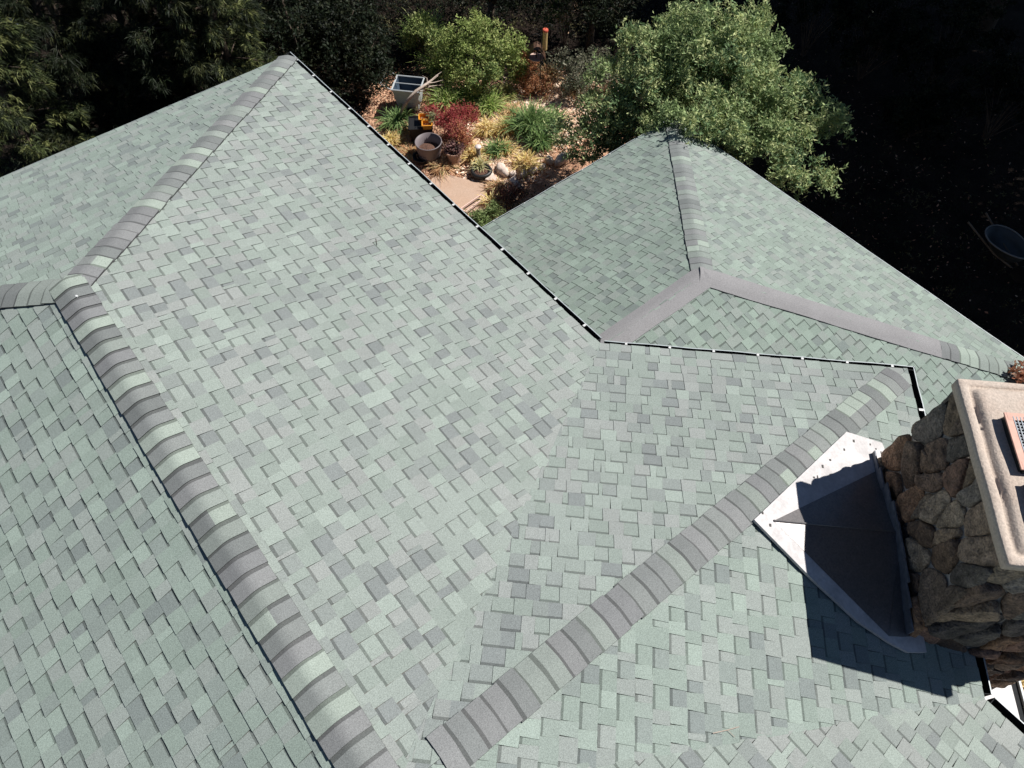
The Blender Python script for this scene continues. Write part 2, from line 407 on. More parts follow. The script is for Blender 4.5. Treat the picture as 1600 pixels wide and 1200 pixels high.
gutter('gutter', C0, C5, (0, 1, 0), house, 0, width=.03, lip=.004)
gutter('gutter', C5, (-2 * W, YE, E0), (-1, 0, 0), house, .6, width=.08)
# walls and soffits
def walls(name, pts, z0, z1, parent, m, th=.15):
    b = MB(); n = len(pts)
    for i in range(n):
        p = V3(*pts[i], 0); q = V3(*pts[(i + 1) % n], 0); d = unit(q - p); L = np.linalg.norm(q - p)
        b.box((p + q) / 2 + V3(0, 0, (z0 + z1) / 2), L, th, z1 - z0, d, np.cross((0, 0, 1), d), (0, 0, 1))
        k = int((z1 - z0) / .2)
        out = np.cross(d, (0, 0, 1))
        for j in range(k):                               # lap siding courses
            b.box((p + q) / 2 + V3(0, 0, z0 + .2 * j + .09) + out * (th / 2 + .008), L, .02, .17, d, np.cross((0, 0, 1), d), (0, 0, 1))
    return b.build(name, [m], parent)
ov = .42
walls('wall', [(-ov, -ov), (-ov, -6.9), (2.3169 - ov * 1.4142, -9.1169), (-ov, -11.3), (-ov, YE), (-2 * W + ov, YE), (-2 * W + ov, -ov)], 0, E0 - .09, house, M['wall'])
b = MB(); b.prism([(-.02, -.02, E0 - .09), (-.02, -6.8, E0 - .09), (2.29, -9.1169, E0 - .09), (-.02, -11.43, E0 - .09), (-.02, YE, E0 - .09), (-2 * W + .02, YE, E0 - .09), (-2 * W + .02, -.02, E0 - .09)], .02)
b.build('soffit', [M['fascia']], house)

# ---- lower roof
LA = V3(2.45, -6.38, 3.98); LZ = 2.69; LX = 5.97; LY1 = -2.76; LY2 = -10.46
L0 = V3(-.35, -6.38, 3.98)
Q1 = V3(LX, LY1, LZ); Q2 = V3(LX, LY2, LZ)
sl1 = (3.98 - LZ) / (LY1 + 6.38); sl2 = (3.98 - LZ) / (LX - 2.45); sl3 = (3.98 - LZ) / (-6.38 - LY2)
m1 = unit(V3(0, sl1, 1)); m2 = unit(V3(sl2, 0, 1)); m3 = unit(V3(0, -sl3, 1))
GR = (.85, .93, .88)
slope('lower_roof_slope', [L0, LA, Q1, (-.35, LY1, LZ)], Q1, (1, 0, 0), house, 41, tint=(.84, .90, .86))
slope('lower_roof_slope', [LA, Q1, Q2], Q1, (0, 1, 0), house, 42, tint=(.92, .96, .93))
slope('lower_roof_slope', [L0, LA, Q2, (-.35, LY2, LZ)], Q2, (1, 0, 0), house, 43, tint=(.88, .94, .90))
roll_cap('lower_ridge_cap', L0 + V3(0, 0, .0), LA + V3(.06, 0, .0), m1, m3, house, half=.19)
hipd = unit(Q2 - LA); Lh = np.linalg.norm(Q2 - LA)
roll_cap('lower_hip_roll', LA - hipd * .05, LA + hipd * Lh * .66, m2, m3, house, half=.17)
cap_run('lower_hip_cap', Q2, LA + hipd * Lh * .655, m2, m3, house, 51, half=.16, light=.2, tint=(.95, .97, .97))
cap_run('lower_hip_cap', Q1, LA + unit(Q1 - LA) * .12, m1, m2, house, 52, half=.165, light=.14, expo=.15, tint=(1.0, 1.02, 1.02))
gutter('lower_gutter', (0, LY1, LZ), Q1 + V3(.05, 0, 0), (0, 1, 0), house, .62, width=.03, lip=.008, clipw=.025)
gutter('lower_gutter', Q1 + V3(0, .05, 0), Q2, (1, 0, 0), house, 0, width=.026, lip=.013)
walls('lower_wall', [(-.3, LY1 - .35), (LX - .35, LY1 - .35), (LX - .35, LY2 + .35), (-.3, LY2 + .35)][::-1], 0, LZ - .09, house, M['wall'])
# ---- white patio roof beside the chimney
zp = 3.5
b = MB(); b.prism([CH(2.2, .1, zp), CH(2.2, -1.2, zp), CH(7.5, -1.2, zp), CH(7.5, .55, zp)], -.05)
for t in np.arange(-1.0, .3, .3): b.box(CH(5.2, t, zp + .006), 4.4, .03, .012, vv, vi)
b.build('patio_roof', [M['whiteroof']], house)
b = MB()
b.box(CH(4.9, -1.235, zp - .05), 5.3, .06, .08, vv, vi, mat=1); b.box(CH(4.9, -1.285, zp - .03), 5.3, .022, .1, vv, vi, mat=0)
b.build('patio_gutter', [M['gutter'], M['gutter_in']], house)
for al in (3.1, 5.2, 7.4):
    b = MB(); b.box(CH(al, -1.1, zp / 2 - .03), .09, .09, zp - .06, vv, vi); b.build('patio_post', [M['clip']], house)

# ---- chimney
STN = [(.13, .095, .07), (.10, .095, .09), (.15, .12, .09), (.15, .095, .06), (.08, .08, .075), (.17, .145, .115), (.09, .065, .05), (.13, .105, .085), (.055, .05, .048), (.14, .09, .07)]
AL0, AL1 = 1.25, 2.90; IN0, IN1 = .60, -.74; ZC = E0 + 1.66
def shaft_pt(side, s, z):
    """a point on the tapered core"""
    k = max(0, min(1, (z - E0) / 1.7)); tp = .06 * k
    a0, a1, i0, i1 = AL0 + tp * 1.5, AL1 - tp * 3.7, IN0 - tp * .7, IN1 + tp
    if side == 0: return CH(a0 + (a1 - a0) * s, i0, z), vi
    if side == 1: return CH(a1, i0 + (i1 - i0) * s, z), vv
    if side == 2: return CH(a1 + (a0 - a1) * s, i1, z), -vi
    return CH(a0, i1 + (i0 - i1) * s, z), -vv
def voronoi_cells(pts, x0, x1, y0, y1, sy):
    cells = []
    P = np.array(pts) * [1, sy]
    for i, p in enumerate(P):
        poly = [(x0, y0 * sy, 0), (x1, y0 * sy, 0), (x1, y1 * sy, 0), (x0, y1 * sy, 0)]
        dd = np.hypot(*(P - p).T); idx = np.argsort(dd)[1:18]
        for j in idx:
            q = P[j]; mx = (p + q) / 2; d = p - q; l = np.hypot(*d)
            poly = clip_poly(poly, [(d[0] / l, d[1] / l, -(d[0] * mx[0] + d[1] * mx[1]) / l - .0)])
            if not poly: break
        if poly and len(poly) >= 3: cells.append([(a, c / sy) for a, c, _ in poly])
        else: cells.append(None)
    return cells
def stones(b, side, L, z0, z1, seed, size=.24):
    rng = random.Random(seed); pts = []
    nx = max(2, int(L / (size * .8))); nz = int((z1 - z0) / (size * 1.25))
    for i in range(nx):
        for j in range(nz):
            if rng.random() < .1: continue
            pts.append(((i + .5 + rng.uniform(-.42, .42) + (.5 if j % 2 else 0) * .6) * L / nx, z0 + (j + .5 + rng.uniform(-.42, .42)) * (z1 - z0) / nz))
            if rng.random() < .4: pts.append((pts[-1][0] + rng.uniform(.06, .14) * rng.choice([-1, 1]), pts[-1][1] + rng.uniform(-.13, .13)))
    cells = voronoi_cells(pts, -.035, L + .035, z0, z1, .8)
    for cell in cells:
        if cell is None: continue
        cell = np.array(cell); c = cell.mean(0)
        # resample the outline, rounding corners
        m = 22; ring = []
        per = np.vstack([cell, cell[:1]]); seg = np.hypot(*(per[1:] - per[:-1]).T); cum = np.concatenate([[0], np.cumsum(seg)])
        if cum[-1] < .16: continue
        for t in np.linspace(0, cum[-1], m, endpoint=False):
            k = min(np.searchsorted(cum, t, 'right') - 1, len(seg) - 1); ring.append(per[k] + (per[k + 1] - per[k]) * (t - cum[k]) / max(seg[k], 1e-6))
        ring = np.array(ring)
        for _ in range(1): ring = (ring + .5 * (np.roll(ring, 1, 0) + np.roll(ring, -1, 0))) / 2
        R = np.hypot(*(ring - c).T).mean(); shr = 1 - .006 / max(R, .05)
        depth = rng.uniform(.022, .05); col = V3(*rng.choice(STN)) * V3(1.12, 1, .88) * rng.uniform(1.0, 2.2); f1 = rng.uniform(0, 6); ph = rng.uniform(0, 6)
        lev = [(shr, -.1), (shr * .995, .3), (shr * .97, .62), (shr * .9, .85), (shr * .65, .97), (shr * .3, 1.02)]
        vs = []
        tilt = rng.uniform(-.16, .16), rng.uniform(-.16, .16)
        for sc_, dp in lev:
            for i, q in enumerate(ring):
                g = c + (q - c) * sc_
                s_ = g[0] / L
                p, nrm = shaft_pt(side, s_, g[1])
                dd = depth * max(dp, -.3) * (1 + .13 * sin(3 * 2 * pi * i / m + ph) * (1 if dp > .3 else 0)) + (tilt[0] * (g[0] - c[0]) + tilt[1] * (g[1] - c[1])) * (1 if dp > .5 else .4 * (dp > 0))
                tz = unit(np.cross(nrm, (0, 0, 1))); jr = .0045 if dp > .3 else .002
                vs.append(p + nrm * (dd + rng.uniform(-.006, .006) * (dp > .5) + .008 * sin(23 * p[2] + 17 * g[0] + ph) * (dp > .5)) + tz * rng.uniform(-jr, jr) + V3(0, 0, rng.uniform(-jr, jr)))
        p, nrm = shaft_pt(side, min(max(c[0] / L, 0), 1), c[1]); vs.append(p + nrm * depth * 1.03)
        fs = [(r * m + i, r * m + (i + 1) % m, (r + 1) * m + (i + 1) % m, (r + 1) * m + i) for r in range(len(lev) - 1) for i in range(m)]
        fs += [((len(lev) - 1) * m + i, (len(lev) - 1) * m + (i + 1) % m, len(lev) * m) for i in range(m)]
        b.mesh(vs, fs, 0, tuple(col))
b = MB()
stones(b, 0, AL1 - AL0 + .06, E0 + .02, ZC - .04, 3, .27)
stones(b, 1, IN0 - IN1 + .06, 0.0, ZC - .04, 4, .3)
stones(b, 2, AL1 - AL0 + .06, 0.0, ZC - .04, 5, .34)
stones(b, 3, IN0 - IN1 + .06, 0.0, ZC - .04, 6, .34)
def core(z):
    q = [shaft_pt(0, 0, z)[0], shaft_pt(0, 1, z)[0], shaft_pt(2, 0, z)[0], shaft_pt(2, 1, z)[0]]; m_ = sum(q) / 4
    return [p + unit(m_ - p) * .02 for p in q]
ring0, ringm, ring1 = core(0), core(E0), core(ZC)
vs = ring0 + ringm + ring1
b.mesh(vs, [(i + 4 * r, (i + 1) % 4 + 4 * r, (i + 1) % 4 + 4 * r + 4, i + 4 * r + 4) for r in (0, 1) for i in range(4)] + [(8, 9, 10, 11)], 1)
chim = b.build('chimney', [M['stone'], M['mortar']], house, smooth=True)
# concrete cap: thin raised rim, groove, steep-sided crown
ca0, ca1, ci0, ci1 = 1.31, 2.78, .665, -.80
def rect_ring(off, z, rnd=0, n=10):
    a0, a1, i0, i1 = ca0 + off, ca1 - off, ci0 - off, ci1 + off; out = []
    r = rnd
    cs = [(a0 + r, i0 - r, pi / 2 + pi / 2), (a0 + r, i1 + r, pi), (a1 - r, i1 + r, 3 * pi / 2), (a1 - r, i0 - r, 0)]
    corners = [(a0, i0), (a0, i1), (a1, i1), (a1, i0)]
    for k in range(4):
        c0 = V3(*corners[k], 0); c1 = V3(*corners[(k + 1) % 4], 0); cp = V3(*corners[k - 1], 0)
        d0 = unit(cp - c0); d1 = unit(c1 - c0)
        A_ = c0 + d0 * r; B_ = c0 + d1 * r; B2 = c1 - d1 * r
        for t in np.linspace(0, 1, 5): out.append(A_ * (1 - t) ** 2 + 2 * c0 * t * (1 - t) + B_ * t * t)
        for t in np.linspace(0, 1, 16)[1:-1]: out.append(B_ + (B2 - B_) * t)
    rs = []
    for i, p in enumerate(out):
        wz = .006 * sin(p[0] * 9 + 1) + .005 * sin(p[1] * 13); wo = .006 * sin(p[0] * 11 + p[1] * 7)
        q = CH(p[0] + (wo if off > .05 else wo * .3), p[1] + (wo if off > .05 else wo * .3), z + (wz if off > .04 else 0)); rs.append(q)
    return rs
CT = E0 + 1.73
prof = [(.05, CT - .10, .01), (.0, CT - .095, .012), (.0, CT - .006, .012), (.006, CT, .014), (.05, CT + .002, .02), (.062, CT - .008, .03), (.072, CT - .02, .04), (.088, CT + .0, .05), (.103, CT + .022, .06), (.12, CT + .034, .08), (.15, CT + .04, .1), (.26, CT + .048, .12), (.4, CT + .055, .12), (.6, CT + .06, .05)]
rings = [rect_ring(*p) for p in prof]; n = len(rings[0]); vs = [p for r in rings for p in r]
b = MB(); b.mesh(vs, [(r * n + i, r * n + (i + 1) % n, (r + 1) * n + (i + 1) % n, (r + 1) * n + i) for r in range(len(rings) - 1) for i in range(n)] + [tuple(range(n))[::-1], tuple(range((len(rings) - 1) * n, len(rings) * n))])
ccap = b.build('chimney_cap', [M['concrete']], chim, smooth=True)
def flue(al, inn, sa, si):
    z = CT + .01; b = MB()
    # pocket walls with their shade painted in black iron, pink-rust frame and wire grid
    for (da, di, la, li) in ((0, si / 2, sa, .03), (0, -si / 2, sa, .03), (sa / 2, 0, .03, si), (-sa / 2, 0, .03, si)):
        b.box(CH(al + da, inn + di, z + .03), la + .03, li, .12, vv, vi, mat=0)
        b.box(CH(al + da, inn + di, z + .096 + (.001 if la < .1 else 0)), la + (.06 if la > .1 else .03), li + .03, .012, vv, vi, mat=1)
    b.box(CH(al, inn, z + .04), sa, si, .01, vv, vi, mat=2)
    k = int(sa / .024)
    for i in range(1, k): b.box(CH(al - sa / 2 + i * sa / k, inn, z + .098), .007, si, .005, vv, vi, mat=3)
    k = int(si / .024)
    for i in range(1, k): b.box(CH(al, inn - si / 2 + i * si / k, z + .1025), sa, .007, .005, vv, vi, mat=3)
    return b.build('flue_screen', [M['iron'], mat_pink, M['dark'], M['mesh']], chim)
mat_pink = mat('faded_primer', (.62, .36, .28), .7, noise=.15, nscale=18)
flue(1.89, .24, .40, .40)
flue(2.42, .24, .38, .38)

# ---- flashing behind the chimney
def on3(al, inn, off=0): p = CH(al, inn, E0 + SW * inn); return p + n3 * off
b = MB()
out = [(1.04, .93), (1.06, .55), (1.2, .52), (3.0, .52), (3.03, .70), (2.98, .86), (2.86, 1.12), (2.58, 1.5), (2.17, 1.98)]
b.prism([on3(a, i, .05) for a, i in out], -.03, up=n3)
fl = b.build('chimney_flashing', [M['flash']], house)
b = MB()
apx = on3(2.14, 1.80, .052); s0 = on3(1.42, .72, .052); s1 = on3(2.93, .86, .052); ridge = CH(2.05, .62, E0 + .40); l0 = CH(1.36, .62, E0 + .24); l1 = CH(2.90, .62, E0 + .24)
def tri_grid(A_, B_, D_, k=6, sag=.0):
    vs = []; idx = {}
    for i in range(k + 1):
        for j in range(k + 1 - i):
            a_, b_ = i / k, j / k; idx[i, j] = len(vs); p = A_ * (1 - a_ - b_) + B_ * a_ + D_ * b_
            vs.append(p + V3(0, 0, .004 * sin(7 * a_ + 5 * b_) * (a_ * b_ * 8)))
    fs = []
    for i in range(k):
        for j in range(k - i):
            fs.append((idx[i, j], idx[i + 1, j], idx[i, j + 1]))
            if i + j < k - 1: fs.append((idx[i + 1, j], idx[i + 1, j + 1], idx[i, j + 1]))
    return vs, fs
for t in ((apx, s0, ridge), (apx, ridge, s1), (s0, l0, ridge), (s1, ridge, l1)):
    b.mesh(*tri_grid(*t))
b.tube([apx + V3(0, 0, .004), ridge + V3(0, 0, .004)], .009, 6)
b.build('cricket', [M['flash2']], fl)
# stepped counter flashing up the stone
b = MB()
lp = [(1.22, .27), (1.42, .31), (1.6, .36), (1.8, .42), (2.0, .47), (2.1, .48), (2.3, .46), (2.5, .42), (2.7, .37), (2.88, .32)]
for i in range(len(lp) - 1):
    (a0, z0), (a1, z1) = lp[i], lp[i + 1]; o_ = .665 + .004 * (i % 2)
    zt = max(z0, z1)
    b.prism([CH(a0 - .01, o_, E0 + z0 - .14), CH(a1 + .01, o_, E0 + z1 - .14), CH(a1 + .01, o_, E0 + zt + .01), CH(a0 - .01, o_, E0 + zt + .01)], .012, up=vi)
b.build('counter_flashing', [M['lead']], fl)
rng = random.Random(5)                        # nail heads and dabs of sealant
for (a, i) in [(1.12, .86), (1.14, .62), (1.16, .58), (1.25, 1.0), (1.42, 1.17), (1.6, 1.33), (1.62, 1.37), (1.5, 1.26), (2.1, 1.88), (2.2, 1.82), (1.1, .7)]:
    b = MB(); b.box(on3(a + rng.uniform(-.02, .02), i + rng.uniform(-.02, .02), .052), rng.uniform(.012, .03), rng.uniform(.008, .018), .006, vv, vi)
    b.build('sealant_dab', [M['seal']], fl)
b = MB(); b.lathe(V3(-W + .02, -YA - .16, RZ + .028), [(.0, .006), (.011, .004), (.012, 0), (.012, -.01)], 8); b.build('roof_nail', [M['clip']], house)

# ================================================================ GROUND
rng = np.random.default_rng(3)
def ground_h(x, y): return .05 * np.sin(x * .9 + 1) * np.cos(y * .8) + .025 * np.sin(x * 2.7 + y * 1.9)
xs = np.concatenate([[-200, -90, -40], np.linspace(-22, 34, 150), [60, 120, 220]]); ys = np.concatenate([[-200, -90, -45], np.linspace(-26, 34, 150), [60, 120, 220]])
X, Y = np.meshgrid(xs, ys); Z = ground_h(X, Y) - .08
vs = np.stack([X, Y, Z], -1).reshape(-1, 3); nx = len(xs)
me = bpy.data.meshes.new('ground')
me.from_pydata(vs.tolist(), [], [(j * nx + i, j * nx + i + 1, (j + 1) * nx + i + 1, (j + 1) * nx + i) for j in range(len(ys) - 1) for i in range(nx - 1)])
me.materials.append(M['mulch']); me.polygons.foreach_set('use_smooth', [True] * len(me.polygons))
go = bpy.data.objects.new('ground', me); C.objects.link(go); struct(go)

def chips(name, regions, n, cols, size=(.03, .09), seed=1, mt='chip', z=.0):
    r = np.random.default_rng(seed); pts = []
    for (x, y, rx, ry, wgt) in regions:
        k = int(n * wgt); a = r.normal(size=(k, 2)) * [rx, ry] * .6 + [x, y]; pts.append(a)
    p = np.concatenate(pts); k = len(p); th = r.uniform(0, 2 * pi, k); l = r.uniform(*size, k); wd = l * r.uniform(.25, .5, k)
    ax = np.stack([np.cos(th), np.sin(th), r.normal(0, .3, k)], -1); ay = np.stack([-np.sin(th), np.cos(th), r.normal(0, .4, k)], -1)
    c = np.stack([p[:, 0], p[:, 1], ground_h(p[:, 0], p[:, 1]) - .06 + r.uniform(0, .04, k) + z], -1)
    q = np.stack([c - ax * l[:, None] / 2, c + ay * wd[:, None] / 2, c + ax * l[:, None] / 2, c - ay * wd[:, None] / 2], 1).reshape(-1, 3)
    cols = np.array(cols); t = cols[r.integers(0, len(cols), k)] * r.uniform(.7, 1.2, (k, 1))
    return struct(np_mesh(name, q, 4, M[mt], t), 'stuff')
chips('fallen_leaves', [(4, 2.2, 2.4, 2.2, .5), (3.2, .8, 1.5, 1.5, .3), (4.6, 4.3, 1.2, .8, .2), (11, -5, 5, 5, .08)], 15000, [(.5, .24, .14), (.36, .17, .1), (.62, .38, .24), (.25, .12, .07), (.68, .46, .3)], seed=4)
chips('straw_mulch', [(6.1, 1.7, 1.1, .9, .5), (4.9, 1.4, .8, .6, .3), (4.6, .7, .6, .5, .25), (6.6, 1.2, .9, .6, .3), (7.3, 1.6, .9, .7, .5)], 16000, [(.88, .68, .5), (.8, .53, .37), (.9, .74, .6), (.7, .44, .28)], size=(.05, .14), seed=5, z=.03)

bm_ = MB(); cc = [(1.2, 3.6), (2.2, -.2), (3.4, -1.6), (5.4, -1.9), (7.2, -1.2), (8.2, .6), (8.0, 2.4), (6.9, 3.4), (5.8, 4.3), (4.9, 5.2), (3.9, 5.3), (3.0, 4.6)]
cx = np.mean([c_[0] for c_ in cc]); cy = np.mean([c_[1] for c_ in cc]); nr_ = 14; vs = []; m_ = len(cc) * 4
for j in range(nr_ + 1):
    for i in range(m_):
        k_ = i / 4; a_, b_ = cc[int(k_)], cc[(int(k_) + 1) % len(cc)]; f_ = k_ % 1
        x_ = cx + (a_[0] + (b_[0] - a_[0]) * f_ - cx) * j / nr_; y_ = cy + (a_[1] + (b_[1] - a_[1]) * f_ - cy) * j / nr_
        vs.append((x_, y_, ground_h(x_, y_) - .08 + (.015 if j < nr_ else -.03)))
bm_.mesh(vs, [(j * m_ + i, j * m_ + (i + 1) % m_, (j + 1) * m_ + (i + 1) % m_, (j + 1) * m_ + i) for j in range(nr_) for i in range(m_)])
struct(bm_.build('garden_soil', [mat('mulch_soil', (.45, .23, .135), .95, col2=(.66, .42, .27), nscale=1.6, noise=.45, bump=1, bscale=30, bdist=.05, speck=.35, speckscale=28, detail=10)], smooth=True), 'structure')
# ================================================================ FOLIAGE
def leaf_quads(c, l, wd, r, up_bias=.6, flop=None):
    """c (n,3) leaf centres; a rhombus leaf, bent at nothing, at each"""
    n = len(c); d = r.normal(size=(n, 3)); d[:, 2] *= .6; d /= np.linalg.norm(d, axis=1)[:, None]
    nr = r.normal(size=(n, 3)); nr[:, 2] += up_bias * 2; nr -= (nr * d).sum(1)[:, None] * d; nr /= np.linalg.norm(nr, axis=1)[:, None]
    s = np.cross(d, nr); L_ = (l * r.uniform(.7, 1.25, n))[:, None]; W_ = (wd * r.uniform(.7, 1.2, n))[:, None]
    return np.stack([c - d * L_ / 2, c + s * W_ / 2 + nr * W_ * .15 - d * L_ * .05, c + d * L_ / 2, c - s * W_ / 2 + nr * W_ * .15 - d * L_ * .05], 1).reshape(-1, 3)
def sprigs(centers, r, k, l, spread):
    """k leaves radiating from every sprig centre"""
    n = len(centers); c = np.repeat(centers, k, 0); N_ = n * k
    axis = r.normal(size=(n, 3)); axis[:, 2] = np.abs(axis[:, 2]) * .5; axis /= np.linalg.norm(axis, axis=1)[:, None]; ax = np.repeat(axis, k, 0)
    d = r.normal(size=(N_, 3)) + ax * 1.1; d /= np.linalg.norm(d, axis=1)[:, None]
    nr = r.normal(size=(N_, 3)); nr[:, 2] += 1.0; nr -= (nr * d).sum(1)[:, None] * d; nr /= np.linalg.norm(nr, axis=1)[:, None]
    s = np.cross(d, nr); L_ = (l * r.uniform(.7, 1.3, N_))[:, None]; W_ = L_ * spread
    o = c + ax * (r.uniform(-.6, .9, N_) * l)[:, None]
    return np.stack([o, o + d * L_ * .45 + s * W_ / 2, o + d * L_, o + d * L_ * .45 - s * W_ / 2], 1).reshape(-1, 3)
def lobes_points(lobes, n, r, shell=.72, squash=.8):
    ws = np.array([l[3] ** 2 for l in lobes]); ws = ws / ws.sum(); out = []; lid = []
    for i, (x, y, z, R) in enumerate(lobes):
        k = int(n * ws[i]); d = r.normal(size=(k, 3)); d /= np.linalg.norm(d, axis=1)[:, None]
        rad = R * (shell + (1 - shell) * r.uniform(0, 1, k) ** .6); inner = r.random(k) < .22; rad[inner] *= r.uniform(.2, .9, inner.sum())
        rad *= 1 + .22 * np.sin(d[:, 0] * 5 + i * 2) * np.sin(d[:, 1] * 6 + i) + .12 * np.sin(d[:, 2] * 9 + i)
        p = d * rad[:, None] * [1, 1, squash] + [x, y, z]; out.append(p); lid.append(np.full(k, i))
    return np.concatenate(out), np.concatenate(lid)
def clumpy(p, r, size, frac):
    """pull points into clumps so gaps open between them"""
    n = len(p); k = max(8, int(n * frac)); cc = p[r.integers(0, n, k)]
    a = cc[r.integers(0, k, n)] + r.normal(size=(n, 3)) * size
    return a
def tone_of(p, cols, r, var=.18, k=None):
    cols = np.array(cols); n = len(p)
    f = .5 + .5 * np.sin(p[:, 0] * 2.3 + 1.1) * np.sin(p[:, 1] * 2.9 + .4) + r.normal(0, .28, n); f = np.clip(f, 0, .999)
    return cols[(f * len(cols)).astype(int)] * (1 + r.normal(0, var, (n, 1)))
def trunk(parent, base, tops, r0, m='bark', rng_=None):
    rr = random.Random(int(abs(base[0] * 100 + base[1] * 31))); b = MB(); base = V3(*base)
    top = np.mean([V3(*t) for t in tops], 0); mid = base + (top - base) * .45; mid[0] += rr.uniform(-.1, .1)
    b.tube([base - V3(0, 0, .1), base + (mid - base) * .5 + V3(.03, .02, 0), mid], [r0, r0 * .82, r0 * .68], 9)
    for t in tops:
        t = V3(*t); m1_ = mid + (t - mid) * .5 + V3(rr.uniform(-.12, .12), rr.uniform(-.12, .12), rr.uniform(-.05, .12))
        b.tube([mid - V3(0, 0, .05), m1_, t], [r0 * .5, r0 * .3, r0 * .1], 6)
        for _ in range(3):
            q = t + V3(rr.uniform(-1, 1), rr.uniform(-1, 1), rr.uniform(-.2, .8)) * .45; b.tube([m1_ + (t - m1_) * .5, q], [r0 * .14, r0 * .04], 5)
    return b.build('trunk', [M[m]], parent, smooth=True, origin=base)
def broad_tree(name, label, cat, base, lobes, n, leaf, ratio, cols, seed, group=None, k=5, clump=.09, frac=.03, r0=.12, shell=.7, var=.18):
    r = np.random.default_rng(seed); t = empty(name, base, label, cat, group)
    p, _ = lobes_points(lobes, n // k, r, shell); p = clumpy(p, r, clump, frac)
    p = p[p[:, 2] > .12]
    q = sprigs(p, r, k, leaf, ratio); tn = np.repeat(tone_of(p, cols, r, var), k, 0)
    np_mesh('crown', q, 4, M['leaf'], np.clip(tn, .004, 1), t, base)
    big = sorted(lobes, key=lambda l: -l[3])[:7]
    trunk(t, base, [(l[0], l[1], l[2]) for l in big], r0)
    return t
def needle_tree(name, label, base, height, R, n, seed, cols, group=None, blade=(.10, .2), droop=.35, top=None, layers=True):
    r = np.random.default_rng(seed); t = empty(name, base, label, 'tree', group); base = V3(*base)
    rr = random.Random(seed); b = MB(); tufts = []; dirs = []
    b.tube([base, base + V3(.05, 0, height * .5), base + V3(0, .05, height)], [.12, .08, .02], 8)
    nb = int(height * 11)
    for i in range(nb):
        z = height * (.12 + .86 * (i + .5) / nb); f = (z / height); L_ = R * (1 - f) ** .62 * rr.uniform(.75, 1.15) + .15; a = i * 2.399 + rr.uniform(-.3, .3)
        st = base + V3(0, 0, z); en = st + V3(cos(a) * L_, sin(a) * L_, L_ * rr.uniform(.0, .28)); b.tube([st, (st + en) / 2 + V3(0, 0, .05 * L_), en], [.022, .014, .004], 4)
        k = int(n / nb * (.4 + L_ / R))
        s = r.uniform(.3, 1.03, k) ** .7; side = r.normal(0, .17, k) * (1.1 - s * .6) * L_
        per = V3(-sin(a), cos(a), 0); dirv = V3(cos(a), sin(a), .1)
        p = st + (en - st) * s[:, None] + per * side[:, None] + np.stack([0 * s, 0 * s, r.normal(.0, .08, k)], -1)
        d = dirv * 1.0 + per * (side / L_ * 2.5)[:, None] + r.normal(0, .35, (k, 3)); tufts.append(p); dirs.append(d)
    P = np.concatenate(tufts); D = np.concatenate(dirs); D /= np.linalg.norm(D, axis=1)[:, None]; k = 11
    c = np.repeat(P, k, 0); d = np.repeat(D, k, 0) + r.normal(0, .42, (len(c), 3)); d /= np.linalg.norm(d, axis=1)[:, None]
    l = r.uniform(*blade, len(c))[:, None]; s = np.cross(d, r.normal(size=(len(c), 3))); s /= np.linalg.norm(s, axis=1)[:, None]; wd = .0058
    tip = c + d * l; tip[:, 2] -= (l[:, 0] * droop * r.uniform(.3, 1, len(c)))
    mid = c + d * l * .55
    q = np.stack([c - s * wd * .5, mid - s * wd, tip, mid + s * wd], 1).reshape(-1, 3)
    tn = np.repeat(tone_of(P, cols, r, .2), k, 0)
    np_mesh('crown', q, 4, M['needle'], np.clip(tn, .004, 1), t, base)
    b.build('trunk', [M['bark']], t, smooth=True, origin=base)
    return t
def grass_clump(name, label, cat, base, R, h, n, cols, seed, group=None, wd=.014, lean=.9, curl=.8):
    r = np.random.default_rng(seed); base = V3(base[0], base[1], 0)
    th = r.uniform(0, 2 * pi, n); rad = np.abs(r.normal(0, R * .28, n)); a = r.uniform(0, 2 * pi, n)
    root = base + np.stack([np.cos(a) * rad, np.sin(a) * rad, 0 * a - .03], -1)
    o = np.stack([np.cos(th), np.sin(th), 0 * th], -1); ln = (h * r.uniform(.6, 1.2, n)); le = r.uniform(.1, lean, n) * R / h * 1.4
    s = np.stack([-np.sin(th), np.cos(th), 0 * th], -1) * wd; pts = []
    ts = [0, .3, .6, .85, 1]
    for t in ts:
        out = le * ln * (t ** 1.5); z = ln * (t - curl * .5 * t ** 2.6 * (.4 + le)); pts.append(root + o * out[:, None] + np.stack([0 * z, 0 * z, z], -1))
    quads = []
    for i in range(len(ts) - 1):
        w0 = s * (1 - ts[i]) ** .5; w1 = s * (1 - ts[i + 1]) ** .5 + s * .02
        quads.append(np.stack([pts[i] - w0, pts[i] + w0, pts[i + 1] + w1, pts[i + 1] - w1], 1))
    q = np.concatenate(quads, 0).reshape(-1, 3)
    cols = np.array(cols); tn = cols[r.integers(0, len(cols), n)] * r.uniform(.75, 1.2, (n, 1)); tn = np.tile(tn, (len(ts) - 1, 1))
    o_ = np_mesh(name, q, 4, M['leaf'], tn, None, tuple(base)); return tag(o_, label, cat, group)
